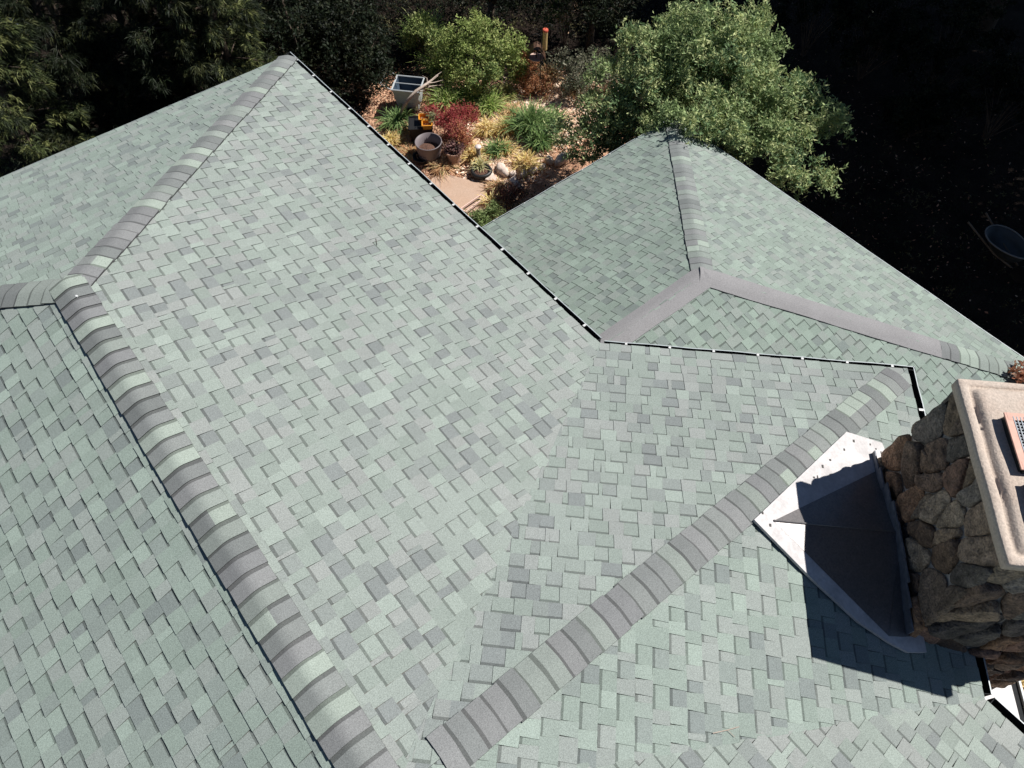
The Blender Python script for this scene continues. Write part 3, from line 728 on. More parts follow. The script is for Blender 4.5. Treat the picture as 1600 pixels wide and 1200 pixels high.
def shrub(name, label, base, lobes, n, leaf, ratio, cols, seed, group=None, k=4, clump=.06, frac=.04, cat='shrub', var=.2):
    r = np.random.default_rng(seed); t = empty(name, base, label, cat, group)
    p, _ = lobes_points(lobes, n // k, r, .6, .9); p = clumpy(p, r, clump, frac); p = p[p[:, 2] > .04]
    q = sprigs(p, r, k, leaf, ratio); tn = np.repeat(tone_of(p, cols, r, var), k, 0)
    np_mesh('foliage', q, 4, M['leaf'], np.clip(tn, .004, 1), t, base)
    b = MB(); rr = random.Random(seed)
    for l in lobes:
        for _ in range(3):
            e = V3(l[0], l[1], l[2]) + V3(rr.uniform(-1, 1), rr.uniform(-1, 1), rr.uniform(0, .6)) * l[3] * .7
            b.tube([V3(*base) + V3(rr.uniform(-.06, .06), rr.uniform(-.06, .06), -.05), (V3(*base) + e) / 2 + V3(0, 0, .1), e], [.014, .01, .004], 5)
    b.build('stem', [M['bark']], t, origin=base)
    return t

# camera-independent placement helper: where does a line of sight meet height z (used once to read positions off the photograph's survey)
az = radians(-39.096); pt = radians(57.551)
_F = V3(-sin(az), cos(az), 0); _R = V3(cos(az), sin(az), 0); _U = V3(0, 0, 1)
_fw = _F * cos(pt) - _U * sin(pt); _up = _F * sin(pt) + _U * cos(pt)
def G(x, y, z=0.0):
    r_ = _fw + _R * (x - 800) / 1110.8 + _up * (600 - y) / 1110.8
    return CAM + r_ * ((z - CAM[2]) / r_[2])
def lob(lst): return [(*G(x, y, z), r_) for x, y, z, r_ in lst]

BAY = [(.21, .29, .125), (.30, .385, .17), (.38, .45, .2), (.47, .51, .24), (.14, .22, .10)]
lobs = lob([(1105, 60, 3.3, .75), (1015, 85, 2.9, .7), (1175, 90, 3.0, .65), (950, 150, 2.3, .75), (1040, 140, 2.6, .85), (1130, 145, 2.8, .85), (1215, 160, 2.7, .7), (1280, 185, 2.4, .5), (905, 215, 1.7, .55),
            (985, 195, 1.9, .55), (1235, 225, 2.5, .45), (1275, 275, 2.3, .32), (1195, 215, 2.7, .42), (1090, 100, 3.0, .8), (1060, 40, 3.0, .4), (1170, 40, 3.1, .4), (1305, 180, 2.3, .26), (1230, 270, 2.5, .3), (1120, 195, 2.9, .42), (1015, 205, 2.3, .3)])
broad_tree('bay_tree', 'round olive green tree brushing the far corner of the lower roof', 'tree', tuple(G(1110, 215)[:2]) + (0,), lobs + lob([(1085, 190, 3.05, .3), (1130, 205, 2.9, .3), (1045, 185, 2.9, .28), (1160, 235, 2.5, .3), (1020, 215, 2.5, .25), (940, 200, 1.8, .45), (965, 228, 1.6, .25)]), 98000, .082, .32, BAY, 8, clump=.075, frac=.05, r0=.13)

NG = [(.014, .022, .009), (.022, .03, .011), (.06, .068, .024), (.010, .017, .008)]
NL = [(.016, .025, .01), (.085, .11, .04), (.2, .22, .08), (.024, .034, .014)]
for i, (x, y, z, h, R, cols, lab) in enumerate([
    (5, 150, 2.5, 5.2, 1.7, NL, 'yellow green conifer at the far left edge of the photo'),
    (110, 110, 2.2, 4.6, 1.7, NG, 'dark conifer between the edge tree and the tall fringed one'),
    (200, 60, 2.5, 5.4, 1.6, NG, 'conifer with fringed branches above the left roof edge'),
    (290, 100, 2.2, 4.9, 1.5, NG, 'dark drooping conifer touching the left roof edge'),
    (345, 70, 2.4, 5.4, 1.3, NL, 'conifer with yellow lit tips nearest the high roof corner'),
    (60, -20, 2.5, 5.6, 1.7, NG, 'dark conifer at the top left behind the row'),
    (400, -10, 2.0, 5.2, 1.6, NG, 'dark conifer at the top behind the high roof corner')]):
    g = G(x, y, z); needle_tree('conifer', lab, (g[0], g[1], 0), h, R, 5200, 60 + i, cols, 'conifers beyond the upper roof')

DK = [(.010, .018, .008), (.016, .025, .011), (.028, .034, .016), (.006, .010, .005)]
for i, (x, y, z, R, cols, lab) in enumerate([
    (470, 60, 1.6, 1.7, DK, 'dark leafy tree behind the high roof corner'),
    (545, 70, 1.3, 1.25, DK, 'dark leafy tree left of the white cart'),
    (520, -60, 2.2, 2.0, DK, 'dark tree at the top between roof corner and garden'),
    (760, -55, 1.8, 1.8, DK, 'dark tree at the top behind the green bush'),
    (930, -30, 1.8, 1.7, DK, 'dark tree at the top behind the bird feeders')]):
    g = G(x, y, z); L_ = [(g[0] + dx * R, g[1] + dy * R, z + dz * R, R * rr_) for dx, dy, dz, rr_ in ((0, 0, .2, .65), (.45, .1, 0, .5), (-.4, .3, .05, .5), (.05, -.5, -.15, .5), (.1, .5, .1, .5), (-.2, -.2, .5, .45), (.3, -.3, -.5, .4), (-.4, -.3, -.4, .4))]
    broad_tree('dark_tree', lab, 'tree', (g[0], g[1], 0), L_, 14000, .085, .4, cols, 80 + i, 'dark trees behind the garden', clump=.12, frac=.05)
# tall trees round the right-hand side of the plot: they stand beyond the frame and their crowns shade the dark yard
for i, (x, y, zc, R) in enumerate([(14.6, -10.2, 6.6, 2.9), (16.5, -6.8, 7.6, 3.1), (18.6, -3.2, 8.6, 3.1), (19.5, .8, 8.6, 3.0), (20, 4.6, 8.8, 3.0), (13.6, -13.8, 5.6, 2.9), (21.5, -7.5, 8.8, 3.4), (24, -2.5, 10, 3.5), (26, -6, 8, 3.8), (24, 2.5, 8, 3.4)]):
    r = random.Random(i); L_ = [(x + r.uniform(-.55, .55) * R, y + r.uniform(-.55, .55) * R, zc + r.uniform(-.55, .5) * R, R * r.uniform(.42, .62)) for _ in range(13)] + [(x, y, zc, R * .7)]
    broad_tree('tall_oak', ['tall dense tree nearest the house on the dark side', 'tall dense tree second along the dark yard', 'tall dense tree behind the wheelbarrow yard', 'tall dense tree at the middle of the far yard', 'tall dense tree at the far end of the yard', 'tall dense tree beside the chimney side of the yard', 'tall dense tree in the back row of the yard', 'tallest dense tree in the back row of the yard', 'wide dense tree at the outer end of the back row', 'dense tree at the far outer corner of the yard'][i],
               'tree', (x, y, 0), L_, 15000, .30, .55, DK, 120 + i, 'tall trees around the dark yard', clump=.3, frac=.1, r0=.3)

BG = [(.26, .34, .10), (.35, .42, .14), (.44, .48, .18), (.18, .25, .08)]
g = G(745, 95, .9)
shrub('green_bush', 'large rounded bright green bush at the back of the garden', (g[0], g[1], 0), lob([(700, 70, .9, .5), (745, 55, 1.2, .55), (790, 75, 1.1, .5), (760, 110, .8, .5), (715, 110, .6, .45), (800, 105, .6, .4)]), 26000, .05, .5, BG, 200)
g = G(660, 45, .9)
shrub('green_bush', 'smaller yellow green bush left of the large rounded one', (g[0], g[1], 0), lob([(655, 40, .9, .35), (675, 60, .8, .3), (640, 60, .5, .3)]), 7000, .05, .5, BG, 201)
g = G(895, 105, .6)
shrub('grey_leaved_shrub', 'pale grey leaved shrub right of the bird feeders', (g[0], g[1], 0), lob([(875, 95, .7, .35), (905, 110, .6, .4), (935, 95, .6, .35), (895, 140, .35, .35), (945, 125, .4, .3)]), 9000, .05, .45, [(.16, .17, .11), (.22, .22, .15), (.28, .27, .2), (.1, .12, .07)], 202, frac=.06)
g = G(832, 125, .4)
shrub('rusty_fern', 'rust brown fern below the hooded bird feeder', (g[0], g[1], 0), lob([(822, 100, .5, .28), (835, 125, .35, .3), (818, 135, .2, .25), (850, 140, .2, .22)]), 7000, .05, .35, [(.42, .19, .09), (.5, .26, .13), (.32, .15, .08), (.3, .22, .1)], 203, cat='fern')
g = G(945, 165, .2)
shrub('rusty_fern', 'low brown fern beside the olive green tree', (g[0], g[1], 0), lob([(925, 148, .15, .25), (950, 150, .2, .22)]), 2600, .045, .35, [(.36, .2, .12), (.28, .2, .11)], 204, cat='fern')
g = G(712, 205, .2)
shrub('red_maple', 'low red leaved maple spreading beside the orange trays', (g[0] + .1, g[1], 0), lob([(680, 178, .5, .2), (712, 182, .55, .26), (735, 178, .5, .2), (715, 205, .5, .24), (728, 218, .35, .17), (695, 195, .45, .18)]), 11000, .05, .28, [(.42, .09, .085), (.34, .06, .065), (.5, .15, .12), (.26, .05, .055), (.45, .2, .1)], 205, cat='small tree', frac=.09)
g = G(700, 170, .6)
shrub('sprouting_herb', 'pale green sprig growing out of the orange trays', tuple(G(676, 186, .5)[:2]) + (.5,), [(*G(677, 183, .62), .09)], 260, .06, .2, [(.35, .4, .2)], 206, cat='plant')
shrub('low_shrub', 'low pale green shrub in the corner between the two roofs', tuple(G(752, 345)[:2]) + (0,), lob([(745, 338, .2, .22), (765, 335, .2, .24), (755, 350, .15, .22)]), 5000, .055, .35, [(.2, .27, .1), (.27, .33, .13), (.15, .21, .08)], 207)
shrub('purple_ground_cover', 'dark purple brown ground cover beside the paler slabs', tuple(G(800, 305)[:2]) + (0,), lob([(785, 302, .05, .2), (812, 300, .05, .22), (795, 318, .05, .18)]), 3600, .04, .4, [(.14, .06, .05), (.2, .09, .07), (.1, .06, .04)], 208, cat='plant')
GG = [(.3, .42, .1), (.4, .48, .15), (.2, .32, .07), (.48, .52, .22)]; GY = [(.75, .58, .22), (.8, .66, .34), (.6, .48, .16), (.72, .5, .25)]; GD = [(.12, .2, .065), (.19, .29, .09), (.07, .14, .045), (.3, .4, .16)]
for i, (x, y, R, h, n, cols, lab, grp) in enumerate([
    (665, 70, .6, 1.0, 520, GG, 'tall light green grass clump left of the big bush', 'g'),
    (690, 118, .6, .8, 480, GG, 'arching green grass clump below the big bush', 'g'),
    (700, 165, .55, .6, 420, GG, 'bright green grass clump above the red maple', 'g'),
    (732, 160, .5, .6, 400, GG, 'bright green grass clump with upright tips beside the yellow straw', 'g'),
    (765, 170, .5, .5, 360, GG, 'green grass clump right of the red maple', 'g'),
    (790, 150, .4, .4, 260, [(.5, .45, .2), (.4, .42, .16)], 'pale straw grass clump below the rusty fern', 'g'),
    (827, 205, .62, .75, 620, GD, 'big dark green strappy clump in the middle of the bed', 'g'),
    (845, 225, .5, .55, 400, GD, 'dark green strappy clump next to the olive tree', 'g'),
    (790, 205, .4, .4, 260, GY, 'yellow grass clump left of the dark strappy one', 'y'),
    (760, 205, .38, .35, 260, GY, 'yellow grass clump right of the red maple', 'y'),
    (740, 245, .4, .35, 260, GY, 'yellow grass clump around the pale post', 'y'),
    (790, 235, .35, .3, 220, GY, 'small yellow grass clump above the stones', 'y'),
    (822, 258, .42, .35, 320, GY, 'golden grass clump leaning over the pale stones', 'y'),
    (776, 238, .35, .4, 240, GD, 'short green clump behind the black saucer', 'g'),
    (770, 318, .3, .25, 200, GY, 'small golden clump beside the concrete slab', 'y'),
    (622, 195, .5, .5, 420, GD, 'dark green strappy clump against the roof edge', 'g'),
    (612, 222, .4, .3, 260, GY, 'yellow grass clump against the roof edge', 'y'),
    (700, 100, .4, .6, 200, GG, 'thin green grass clump inside the bush edge', 'g'),
    (750, 262, .24, .3, 160, [(.6, .55, .3), (.5, .5, .25)], 'pale grass spilling over the black saucer', 'y'),
    (862, 195, .5, .5, 300, GD, 'dark green clump under the olive tree', 'g')]):
    g = G(x, y); grass_clump('grass_clump', lab, 'grass', g, R, h, n, cols, 300 + i, 'grass clumps in the garden bed' if grp == 'g' else 'golden grass clumps in the bed')
for i, (x, y, z, R, lab) in enumerate([(1380, 40, 1.4, 1.3, 'dark shrub under the trees right of the olive tree'), (1500, 60, 1.6, 1.5, 'dark shrub at the far right under the trees'), (1590, 140, 1.3, 1.3, 'dark shrub at the right edge above the wheelbarrow'),
        (1290, -10, 1.6, 1.3, 'dark shrub behind the top of the olive tree'), (1440, 170, .8, .9, 'dark shrub in the middle of the shaded yard'), (1430, -60, 2.2, 1.8, 'dark shrub at the top right in the back')]):
    g = G(x, y, z); L_ = [(g[0] + dx * R, g[1] + dy * R, z + dz * R, R * rr_) for dx, dy, dz, rr_ in ((0, 0, .1, .7), (.5, .1, 0, .5), (-.45, .3, .05, .5), (.05, -.5, -.15, .5), (-.1, .4, -.4, .5))]
    shrub('dark_shrub', lab, (g[0], g[1], 0), L_, 9000, .08, .42, DK, 230 + i, 'dark shrubs in the shaded yard')
g = G(885, 14, 1.2)
shrub('flowering_shrub', 'leafy shrub with a few pink white blossoms at the top edge', (g[0], g[1], 0), lob([(870, 20, 1.1, .35), (890, 8, 1.3, .35)]), 3000, .06, .42, [(.06, .09, .035), (.1, .13, .05), (.55, .4, .3)], 240)
for i, (x, y, R_, h, lab) in enumerate([
    (640, 205, .35, .35, 'dry tan tuft between the cart and the black crate'), (690, 262, .3, .25, 'dry tan tuft between the terracotta pot and the slab'),
    (855, 118, .4, .4, 'dry orange tuft right of the rusty fern'), (905, 142, .4, .35, 'dry tan tuft below the grey leaved shrub'),
    (800, 178, .35, .3, 'dry pale tuft between the yellow clump and the strappy clump'), (668, 150, .3, .4, 'dry brown tuft right of the white cart'),
    (722, 232, .28, .3, 'dry orange tuft right of the terracotta pot'), (640, 240, .3, .25, 'dry brown tuft beside the black basin'), (775, 292, .2, .2, 'small dry tuft between the stepping stones')]):
    g = G(x, y); grass_clump('dry_tuft', lab, 'dry plant', g, R_, h, 240, [(.62, .38, .2), (.7, .5, .3), (.5, .28, .14), (.4, .36, .16)], 340 + i, 'dry tufts in the garden', wd=.01, lean=1.3)
# weeds and leaves in the shaded strip and dark yard
r = np.random.default_rng(9)
p = np.concatenate([r.normal(size=(2600, 2)) * [2.2, 2.6] + [9.5, -6.5], r.normal(size=(9000, 2)) * [3.5, 1.6] + [7.5, 7.3], r.normal(size=(5000, 2)) * [1.8, 2.2] + [11.5, 4.6], r.normal(size=(3000, 2)) * [3, 2] + [0, 7], r.normal(size=(900, 2)) * [1.1, .35] + [4.4, -1.3]]); p3_ = np.stack([p[:, 0], p[:, 1], r.uniform(0, .25, len(p))], -1)
p3_ = p3_[~((p3_[:, 0] < 8) & (p3_[:, 1] < 4.6) & (p3_[:, 1] > -.4))]
p3_ = p3_[~((p3_[:, 0] < 6.05) & (p3_[:, 1] < -2.7))]
struct(np_mesh('ground_cover', sprigs(p3_, r, 4, .06, .4), 4, M['leaf'], np.repeat(tone_of(p3_, DK + [(.12, .11, .05)], r), 4, 0)), 'stuff')

# ================================================================ GARDEN OBJECTS
def at(x, y, z=0): g = G(x, y, z); return V3(g[0], g[1], z)
# white metal cart / tapered bin
c = at(642, 166); t = empty('garden_cart', c, 'white metal garden cart with a dark blue lining under the bare branch', 'cart')
def frust(b, c, X, Y, a0, b0, a1, b1, z0, z1, m=0, inner=False, cap=True):
    lo = [c + X * i * a0 / 2 + Y * j * b0 / 2 + V3(0, 0, z0) for i, j in ((-1, -1), (1, -1), (1, 1), (-1, 1))]
    hi = [c + X * i * a1 / 2 + Y * j * b1 / 2 + V3(0, 0, z1) for i, j in ((-1, -1), (1, -1), (1, 1), (-1, 1))]
    fs = [(i, (i + 1) % 4, 4 + (i + 1) % 4, 4 + i) for i in range(4)]
    if cap: fs.append((0, 1, 2, 3))
    b.mesh(lo + hi, fs, m)
th = radians(-48); X_ = V3(cos(th), sin(th), 0); Y_ = V3(-sin(th), cos(th), 0)
b = MB(); frust(b, c, X_, Y_, .5, .42, .66, .56, .05, .62, 0); b.build('body', [M['metalw']], t, origin=c)
b = MB(); frust(b, c, X_, Y_, .48, .4, .63, .53, .07, .615, 0); b.build('lining', [M['bluein']], t, origin=c)
b = MB()
cs = [c + X_ * i * .34 + Y_ * j * .29 + V3(0, 0, .63) for i, j in ((-1, -1), (1, -1), (1, 1), (-1, 1))]
for i in range(4): b.tube([cs[i], cs[(i + 1) % 4]], .018, 6)
b.tube([cs[0] * .5 + cs[3] * .5, cs[1] * .5 + cs[2] * .5], .012, 6); b.tube([cs[0], cs[0] - X_ * .25 + V3(0, 0, .12), cs[3] - X_ * .25 + V3(0, 0, .12), cs[3]], .014, 6)
b.build('frame', [M['metalw']], t, origin=c)
for sgn in (-1, 1):
    b = MB(); b.lathe(c + X_ * .1 + Y_ * (.33 * sgn) + V3(0, 0, .1), [(0, -.03), (.1, -.03), (.12, 0), (.1, .03), (0, .03)], 16, axis=Y_); b.build('wheel', [M['blackp']], t, origin=c)
# bare branch leaning over the cart
bp = [at(622, 190), *[V3(*G(x, y, z)) for x, y, z in ((628, 172, .35), (636, 158, .75), (650, 142, .95), (668, 130, .95), (684, 118, .8))]]
t = empty('fallen_branch', bp[0], 'bare bleached branch leaning across the white cart', 'branch')
b = MB(); b.tube(bp, [.035, .04, .04, .035, .03, .015], 7); b.build('limb', [M['deadwood']], t, smooth=True, origin=bp[0])
rr = random.Random(2)
for k, (x, y, z) in enumerate([(680, 138, .3), (692, 125, .6), (668, 148, .3), (690, 112, .7), (676, 152, .1), (660, 118, 1.0), (698, 132, .3)]):
    e = V3(*G(x, y, z)); b = MB(); s_ = bp[3 + k % 2]; b.tube([s_, (s_ + e) / 2 + V3(rr.uniform(-.1, .1), rr.uniform(-.1, .1), .06), e], [.016, .011, .004], 5); b.build('twig', [M['deadwood']], t, origin=bp[0])
# orange trays on the black box
c = at(660, 214); t = empty('black_box', c, 'black plastic crate behind the grey tub carrying the orange trays', 'crate')
th = radians(-35); X_ = V3(cos(th), sin(th), 0); Y_ = V3(-sin(th), cos(th), 0)
b = MB(); frust(b, c, X_, Y_, .5, .42, .55, .47, 0, .4); b.box(c + V3(0, 0, .38), .53, .45, .02, X_, Y_); b.build('shell', [M['blackp']], t, origin=c)
b = MB()
for i, j, a_, c_ in ((0, 1, .58, .02), (0, -1, .58, .02), (1, 0, .02, .5), (-1, 0, .02, .5)): b.box(c + X_ * i * .28 + Y_ * j * .24 + V3(0, 0, .405), a_, c_, .03, X_, Y_)
b.build('rim', [M['blackp']], t, origin=c)
for k, (x, y, lab) in enumerate([(663, 189, 'orange square tray farther from the grey tub'), (668, 199, 'orange square tray nearer the grey tub')]):
    cc = V3(*G(x, y, .42)); t = empty('plant_tray', cc, lab, 'tray', 'orange trays on the black box')
    b = MB(); frust(b, cc, X_, Y_, .18, .15, .22, .19, 0, .12)
    b.build('tray', [M['orange']], t, origin=cc)
    b = MB()
    for i, j, a_, c_ in ((0, 1, .25, .022), (0, -1, .25, .022), (1, 0, .022, .2), (-1, 0, .022, .2)): b.box(cc + X_ * i * .115 + Y_ * j * .1 + V3(0, 0, .122), a_, c_, .012, X_, Y_)
    b.build('rim', [M['orange']], t, origin=cc)
    b = MB(); b.box(cc + V3(0, 0, .05), .17, .14, .02, X_, Y_); b.build('soil', [mat('tray_soil', (.3, .1, .03), .9, noise=.3, nscale=20)], t, origin=cc)
# grey tub
c = at(672, 245); t = empty('grey_tub', c, 'round grey tub with reddish soil beside the roof edge', 'tub')
b = MB(); b.lathe(c, [(.0, 0), (.25, 0), (.275, .15), (.305, .42), (.315, .425), (.315, .445), (.295, .445), (.265, .15)], 40); b.build('wall', [M['tub']], t, smooth=True, origin=c)
b = MB(); b.lathe(c + V3(0, 0, .2), [(.285, 0), (.2, .02), (.1, .055), (0, .07)], 24, wob=.04); b.build('soil', [M['soil']], t, smooth=True, origin=c)
b = MB(); b.tube([c + V3(.27, -.12, .42), c + V3(.33, -.17, .2), c + V3(.36, -.2, -.02)], .014, 6); b.build('handle', [M['deadwood']], t, origin=c)
c = at(660, 250); b = MB(); b.lathe(c, [(0, 0), (.16, 0), (.2, .1), (.215, .1), (.215, .12), (.19, .12), (.16, .03), (0, .03)], 28); o = b.build('black_basin', [M['blackp']], None, smooth=True, origin=c); tag(o, 'shallow black basin half hidden by the grey tub', 'basin')
# terracotta pot
c = at(710, 252); t = empty('terracotta_pot', c, 'terracotta pot holding a dark purple plant', 'plant pot')
b = MB(); b.lathe(c, [(0, 0), (.125, 0), (.17, .26), (.195, .26), (.2, .32), (.175, .32), (.165, .26), (.15, .2), (0, .2)], 30); b.build('pot', [M['terra']], t, smooth=False, origin=c)
r = np.random.default_rng(4); p = c + V3(0, 0, .34) + r.normal(size=(110, 3)) * [.06, .06, .04]
np_mesh('plant', sprigs(p, r, 5, .12, .3), 4, M['leaf'], np.repeat(np.array([(.12, .06, .06), (.05, .04, .035), (.35, .2, .18)])[r.integers(0, 3, 110)], 5, 0), t, c)
# post with a pale disc
c = at(748, 250); t = empty('garden_light', c, 'short grey post with a round pale top among yellow grass', 'garden light')
b = MB(); b.lathe(c, [(.05, 0), (.05, .36), (.045, .37)], 18); b.build('post', [mat('post_grey', (.2, .17, .15), .6, noise=.2)], t, smooth=True, origin=c)
b = MB(); b.lathe(c + V3(0, 0, .37), [(.0, -.01), (.07, -.01), (.075, .01), (.07, .03), (0, .035)], 24); b.build('top', [mat('post_top', (.72, .62, .58), .5)], t, smooth=True, origin=c)
# black rubber saucer planter
c = at(752, 270); t = empty('rubber_planter', c, 'low black rubber ring planter in front of the pale post', 'planter')
b = MB(); b.lathe(c, [(.16, 0), (.24, .02), (.26, .06), (.24, .1), (.2, .11), (.17, .08), (.16, .03)], 32, wob=.02); b.build('ring', [M['blackp']], t, smooth=True, origin=c)
b = MB(); b.lathe(c + V3(0, 0, .04), [(.18, 0), (.1, .02), (0, .03)], 20); b.build('soil', [M['soil']], t, smooth=True, origin=c)
# rocks
def rock(name, label, x, y, sx, sy, sz, seed, group, flat=False):
    r = np.random.default_rng(seed); c = at(x, y); b = MB(); n, m = 16, 9; vs = []
    ph = r.uniform(0, 6, 6); rot = r.uniform(0, pi)
    for j in range(m + 1):
        la = -pi / 2 + pi * j / m
        for i in range(n):
            lo = 2 * pi * i / n; k = 1 + .16 * sin(2 * lo + ph[0]) + .1 * sin(3 * lo + ph[1]) + .08 * sin(5 * lo + ph[2] + la * 2)
            p = V3(cos(la) * cos(lo) * sx * k, cos(la) * sin(lo) * sy * k, np.sign(sin(la)) * abs(sin(la)) ** .6 * sz); q = V3(p[0] * cos(rot) - p[1] * sin(rot), p[0] * sin(rot) + p[1] * cos(rot), p[2] + sz * .35)
            vs.append(c + q)
    b.mesh(vs, [(j * n + i, j * n + (i + 1) % n, (j + 1) * n + (i + 1) % n, (j + 1) * n + i) for j in range(m) for i in range(n)])
    return tag(b.build(name, [M['rock']], None, smooth=True, origin=c), label, 'rock', group)
for i, (x, y, sx, sy, sz, lab) in enumerate([
    (785, 267, .2, .13, .1, 'pale rock right behind the black ring planter'), (800, 272, .12, .09, .07, 'small pale rock at the end of the row'),
    (818, 272, .1, .08, .07, 'small round rock under the golden clump'), (832, 268, .11, .09, .08, 'round rock third from the right of the row'),
    (846, 262, .1, .08, .07, 'round rock second from the right of the row'), (858, 252, .12, .1, .09, 'round pink rock below the dark strappy clump'),
    (878, 250, .22, .14, .1, 'large flat rock nearest the lower roof edge'), (812, 262, .09, .07, .06, 'small rock tucked in the golden grass')]):
    rock('pale_rock', lab, x, y, sx, sy, sz, 400 + i, 'pale rocks along the bed edge')
def stone_slab(name, label, pts, h, group, m='rock'):
    P_ = [at(x, y) for x, y in pts]; P_ = [V3(p[0], p[1], -.02) for p in P_]; b = MB(); b.prism(P_, h + .02); return tag(b.build(name, [M[m]], None, origin=tuple(np.mean(P_, 0))), label, 'stone', group)
for i, (x, y) in enumerate([(1597, 1085), (1606, 1120), (1612, 1100)]):
    g = G(x, y); grass_clump('grass_clump', ['golden grass clump beyond the patio gutter nearest the chimney', 'green gold grass clump beyond the patio gutter lower down', 'golden grass clump at the right edge of the photo'][i], 'grass', g, .6, .5, 420, GY if i != 1 else GY + GG, 350 + i, 'golden grass clumps by the patio')
stone_slab('stepping_stone', 'triangular pale stepping stone nearer the ring planter', [(758, 282), (770, 271), (780, 287)], .04, 'stepping stones')
stone_slab('stepping_stone', 'long triangular pale stepping stone', [(795, 283), (804, 276), (819, 298), (812, 297)], .05, 'stepping stones')
# concrete pad
P_ = [at(x, y) for x, y in ((674, 277), (690, 268), (755, 285), (763, 312), (770, 325), (735, 345), (700, 335), (670, 300))]
b = MB(); b.prism([V3(p[0], p[1], -.12) for p in P_], .082); o = struct(b.build('concrete_path', [M['slab']]))
# white edging frame
t = empty('timber_frame', at(735, 322), 'narrow pale pink frame lying on the concrete pad by the corner', 'frame')
fr = [at(720, 330), at(752, 308), at(757, 312), at(728, 335)]
for i in range(4):
    p, q = fr[i] + V3(0, 0, .06), fr[(i + 1) % 4] + V3(0, 0, .06); b = MB(); d = unit(q - p); b.box((p + q) / 2, np.linalg.norm(q - p), .022, .05, d, np.cross((0, 0, 1), d)); b.build('rail', [mat('pink_timber', (.7, .5, .42), .7)], t, origin=at(735, 322))
# bird feeders on a hook pole
c = at(843, 150); t = empty('feeder_pole', c, 'thin black shepherd hook pole behind the rusty fern', 'pole')
top = V3(c[0], c[1], 1.65)
b = MB(); b.tube([c, top], .011, 6); b.build('pole', [M['iron']], t, origin=c)
for sgn, z in ((1, 1.75), (-1, 1.5)):
    dr = unit(V3(.776, -.63, 0)) * sgn; b = MB(); pts = [top + dr * (.16 * (1 - cos(a)) * .9) + V3(0, 0, .16 * sin(a) + z - 1.65) for a in np.linspace(0, pi, 9)]; b.tube(pts, .008, 6); b.build('hook', [M['iron']], t, origin=c)
e = V3(*G(851, 77, 1.15))
t = empty('tube_feeder', e, 'tall tube bird feeder with a red lid', 'bird feeder')
b = MB(); b.lathe(e, [(0, 0), (.058, 0), (.058, .46), (0, .46)], 20); b.build('tube', [M['seedtube']], t, origin=e)
b = MB(); b.lathe(e + V3(0, 0, .46), [(.0, 0), (.068, 0), (.07, .03), (.06, .05), (0, .055)], 20); b.build('lid', [M['redlid']], t, origin=e)
b = MB(); b.tube([e + V3(0, 0, .5), e + V3(0, 0, .62)], .005, 5); b.build('hanger', [M['iron']], t, origin=e)
e = V3(*G(838, 84, 1.0))
t = empty('dome_feeder', e, 'brown hooded bird feeder with a curved roof', 'bird feeder')
b = MB(); X_ = unit(V3(.776, -.63, 0)); Y_ = unit(V3(.63, .776, 0)); hw, hl = .2, .17
for s_ in (-1, 1):
    pr = [(0, .22), (.07, .2), (.15, .1), (.21, -.03), (.225, -.07)]
    for i in range(len(pr) - 1):
        (a_, z_), (a2, z2) = pr[i], pr[i + 1]
        for off in (0, -.012): b.poly([e + X_ * s_ * a_ + Y_ * hl + V3(0, 0, z_ + off), e + X_ * s_ * a2 + Y_ * hl + V3(0, 0, z2 + off), e + X_ * s_ * a2 - Y_ * hl + V3(0, 0, z2 + off), e + X_ * s_ * a_ - Y_ * hl + V3(0, 0, z_ + off)])
b.build('hood', [M['brass']], t, origin=e)
b = MB(); b.lathe(e + V3(0, 0, -.1), [(0, -.01), (.17, -.01), (.185, .015), (.17, .01), (0, .0)], 22); b.build('tray', [mat('feeder_tray', (.6, .42, .35), .6)], t, origin=e)
b = MB(); b.tube([e + V3(0, 0, -.1), e + V3(0, 0, .17)], .012, 6); b.build('stem', [M['iron']], t, origin=e)
b = MB(); b.tube([e + V3(0, 0, .16), e + V3(0, 0, .36)], .005, 5); b.build('hanger', [M['iron']], t, origin=e)
# wheelbarrow in the shade
c = at(1548, 408); t = empty('wheelbarrow', c, 'grey wheelbarrow standing in the deep shade right of the roof', 'wheelbarrow')
fw = unit(at(1600, 405) - at(1530, 350)); sd = np.cross((0, 0, 1), fw)
n = 28
def oval(a_, b__, z, sh=0): return [c + fw * (cos(2 * pi * i / n) * a_ * (1 if cos(2 * pi * i / n) < 0 else 1.15) + sh) + sd * sin(2 * pi * i / n) * b__ * (1 - .12 * cos(2 * pi * i / n)) + V3(0, 0, z) for i in range(n)]
b = MB(); R_ = [oval(.02, .02, .32, .1), oval(.24, .17, .32, .1), oval(.36, .26, .45, .05), oval(.43, .31, .6), oval(.46, .335, .605), oval(.46, .335, .59)]
b.mesh([p for r_ in R_ for p in r_], [(j * n + i, j * n + (i + 1) % n, (j + 1) * n + (i + 1) % n, (j + 1) * n + i) for j in range(5) for i in range(n)]); b.build('tray', [M['barrow']], t, smooth=True, origin=c)
b = MB(); rim = oval(.465, .34, .607); b.tube(rim + rim[:1], .016, 6); b.build('rim', [mat('barrow_rim', (.2, .2, .19), .5)], t, smooth=True, origin=c)
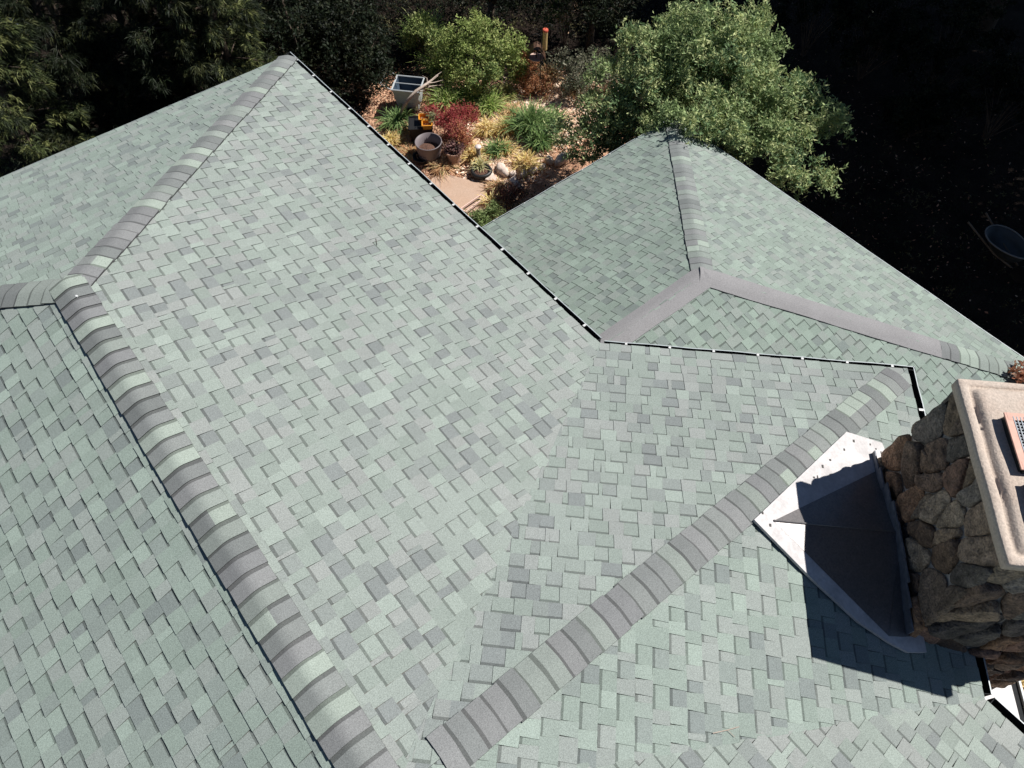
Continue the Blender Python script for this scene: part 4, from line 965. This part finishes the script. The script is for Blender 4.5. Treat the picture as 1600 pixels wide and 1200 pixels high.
for s_ in (-1, 1):
    b = MB(); b.tube([c + fw * .45 + sd * s_ * .08 + V3(0, 0, .25), c + sd * s_ * .18 + V3(0, 0, .33), c - fw * .78 + sd * s_ * .27 + V3(0, 0, .6)], .02, 6); b.build('handle', [M['wood']], t, origin=c)
    b = MB(); b.tube([c - fw * .1 + sd * s_ * .2 + V3(0, 0, .34), c - fw * .3 + sd * s_ * .22 + V3(0, 0, 0)], .014, 6); b.build('leg', [M['iron']], t, origin=c)
b = MB(); b.lathe(c + fw * .62 + V3(0, 0, .19), [(0, -.02), (.1, -.03), (.17, -.045), (.19, 0), (.17, .045), (.1, .03), (0, .02)], 24, axis=sd); b.build('wheel', [M['blackp']], t, origin=c)
# pale cover at the top left
c = at(5, 28, 1.2); b = MB(); rr = random.Random(8); vs = []
for i in range(9):
    for j in range(7): vs.append(V3(c[0] + (i - 4) * .09, c[1] + (j - 3) * .1, 1.2 - .06 * ((i - 4) ** 2 + (j - 3) ** 2) ** .8 * .5 + rr.uniform(-.02, .02)))
b.mesh(vs, [(i * 7 + j, i * 7 + j + 1, (i + 1) * 7 + j + 1, (i + 1) * 7 + j) for i in range(8) for j in range(6)])
tag(b.build('tarpaulin', [M['tarp']], None, smooth=True, origin=tuple(c)), 'crumpled blue grey tarpaulin among the trees at the top left', 'tarp')
# a few bits of debris on the shingles
def on_plane(x, y, p0, n_): r_ = _fw + _R * (x - 800) / 1110.8 + _up * (600 - y) / 1110.8; return CAM + r_ * (((V3(*p0) - CAM) @ n_) / (r_ @ n_))
b = MB(); q0 = on_plane(1112, 1146, K, n3); q1 = on_plane(1135, 1141, K, n3); q2 = on_plane(1152, 1136, K, n3); q3 = on_plane(1146, 1152, K, n3); up_ = n3 * .016
b.tube([q0 + up_, q1 + up_, q2 + up_ * 1.5], .003, 5); b.tube([q1 + up_, q3 + up_], .002, 5); o = b.build('dry_twig', [M['deadwood']], None, origin=q0); tag(o, 'small pale forked twig lying on the shingles below the chimney flashing', 'twig')
b = MB(); q0 = on_plane(587, 374, (0, 0, E0), N1); q1 = on_plane(589, 384, (0, 0, E0), N1); b.tube([q0 + N1 * .014, q1 + N1 * .014], .003, 5); o = b.build('dry_twig', [M['bark']], None, origin=q0); tag(o, 'tiny dark twig in the middle of the big roof slope', 'twig')
# dry leaves caught on the lower roof by the chimney
c = V3(*G(1597, 594, 2.9)); r = np.random.default_rng(6)
pl = c + r.normal(size=(160, 3)) * [.10, .12, .03] + V3(.06, -.05, .08)
tag(np_mesh('leaf_heap', sprigs(pl, r, 4, .07, .5), 4, M['leaf'], np.repeat(np.array([(.4, .17, .09), (.3, .12, .07), (.5, .3, .2)])[r.integers(0, 3, 160)], 4, 0), None, tuple(c)), 'heap of dry rust brown leaves on the lower roof behind the chimney', 'leaf heap')
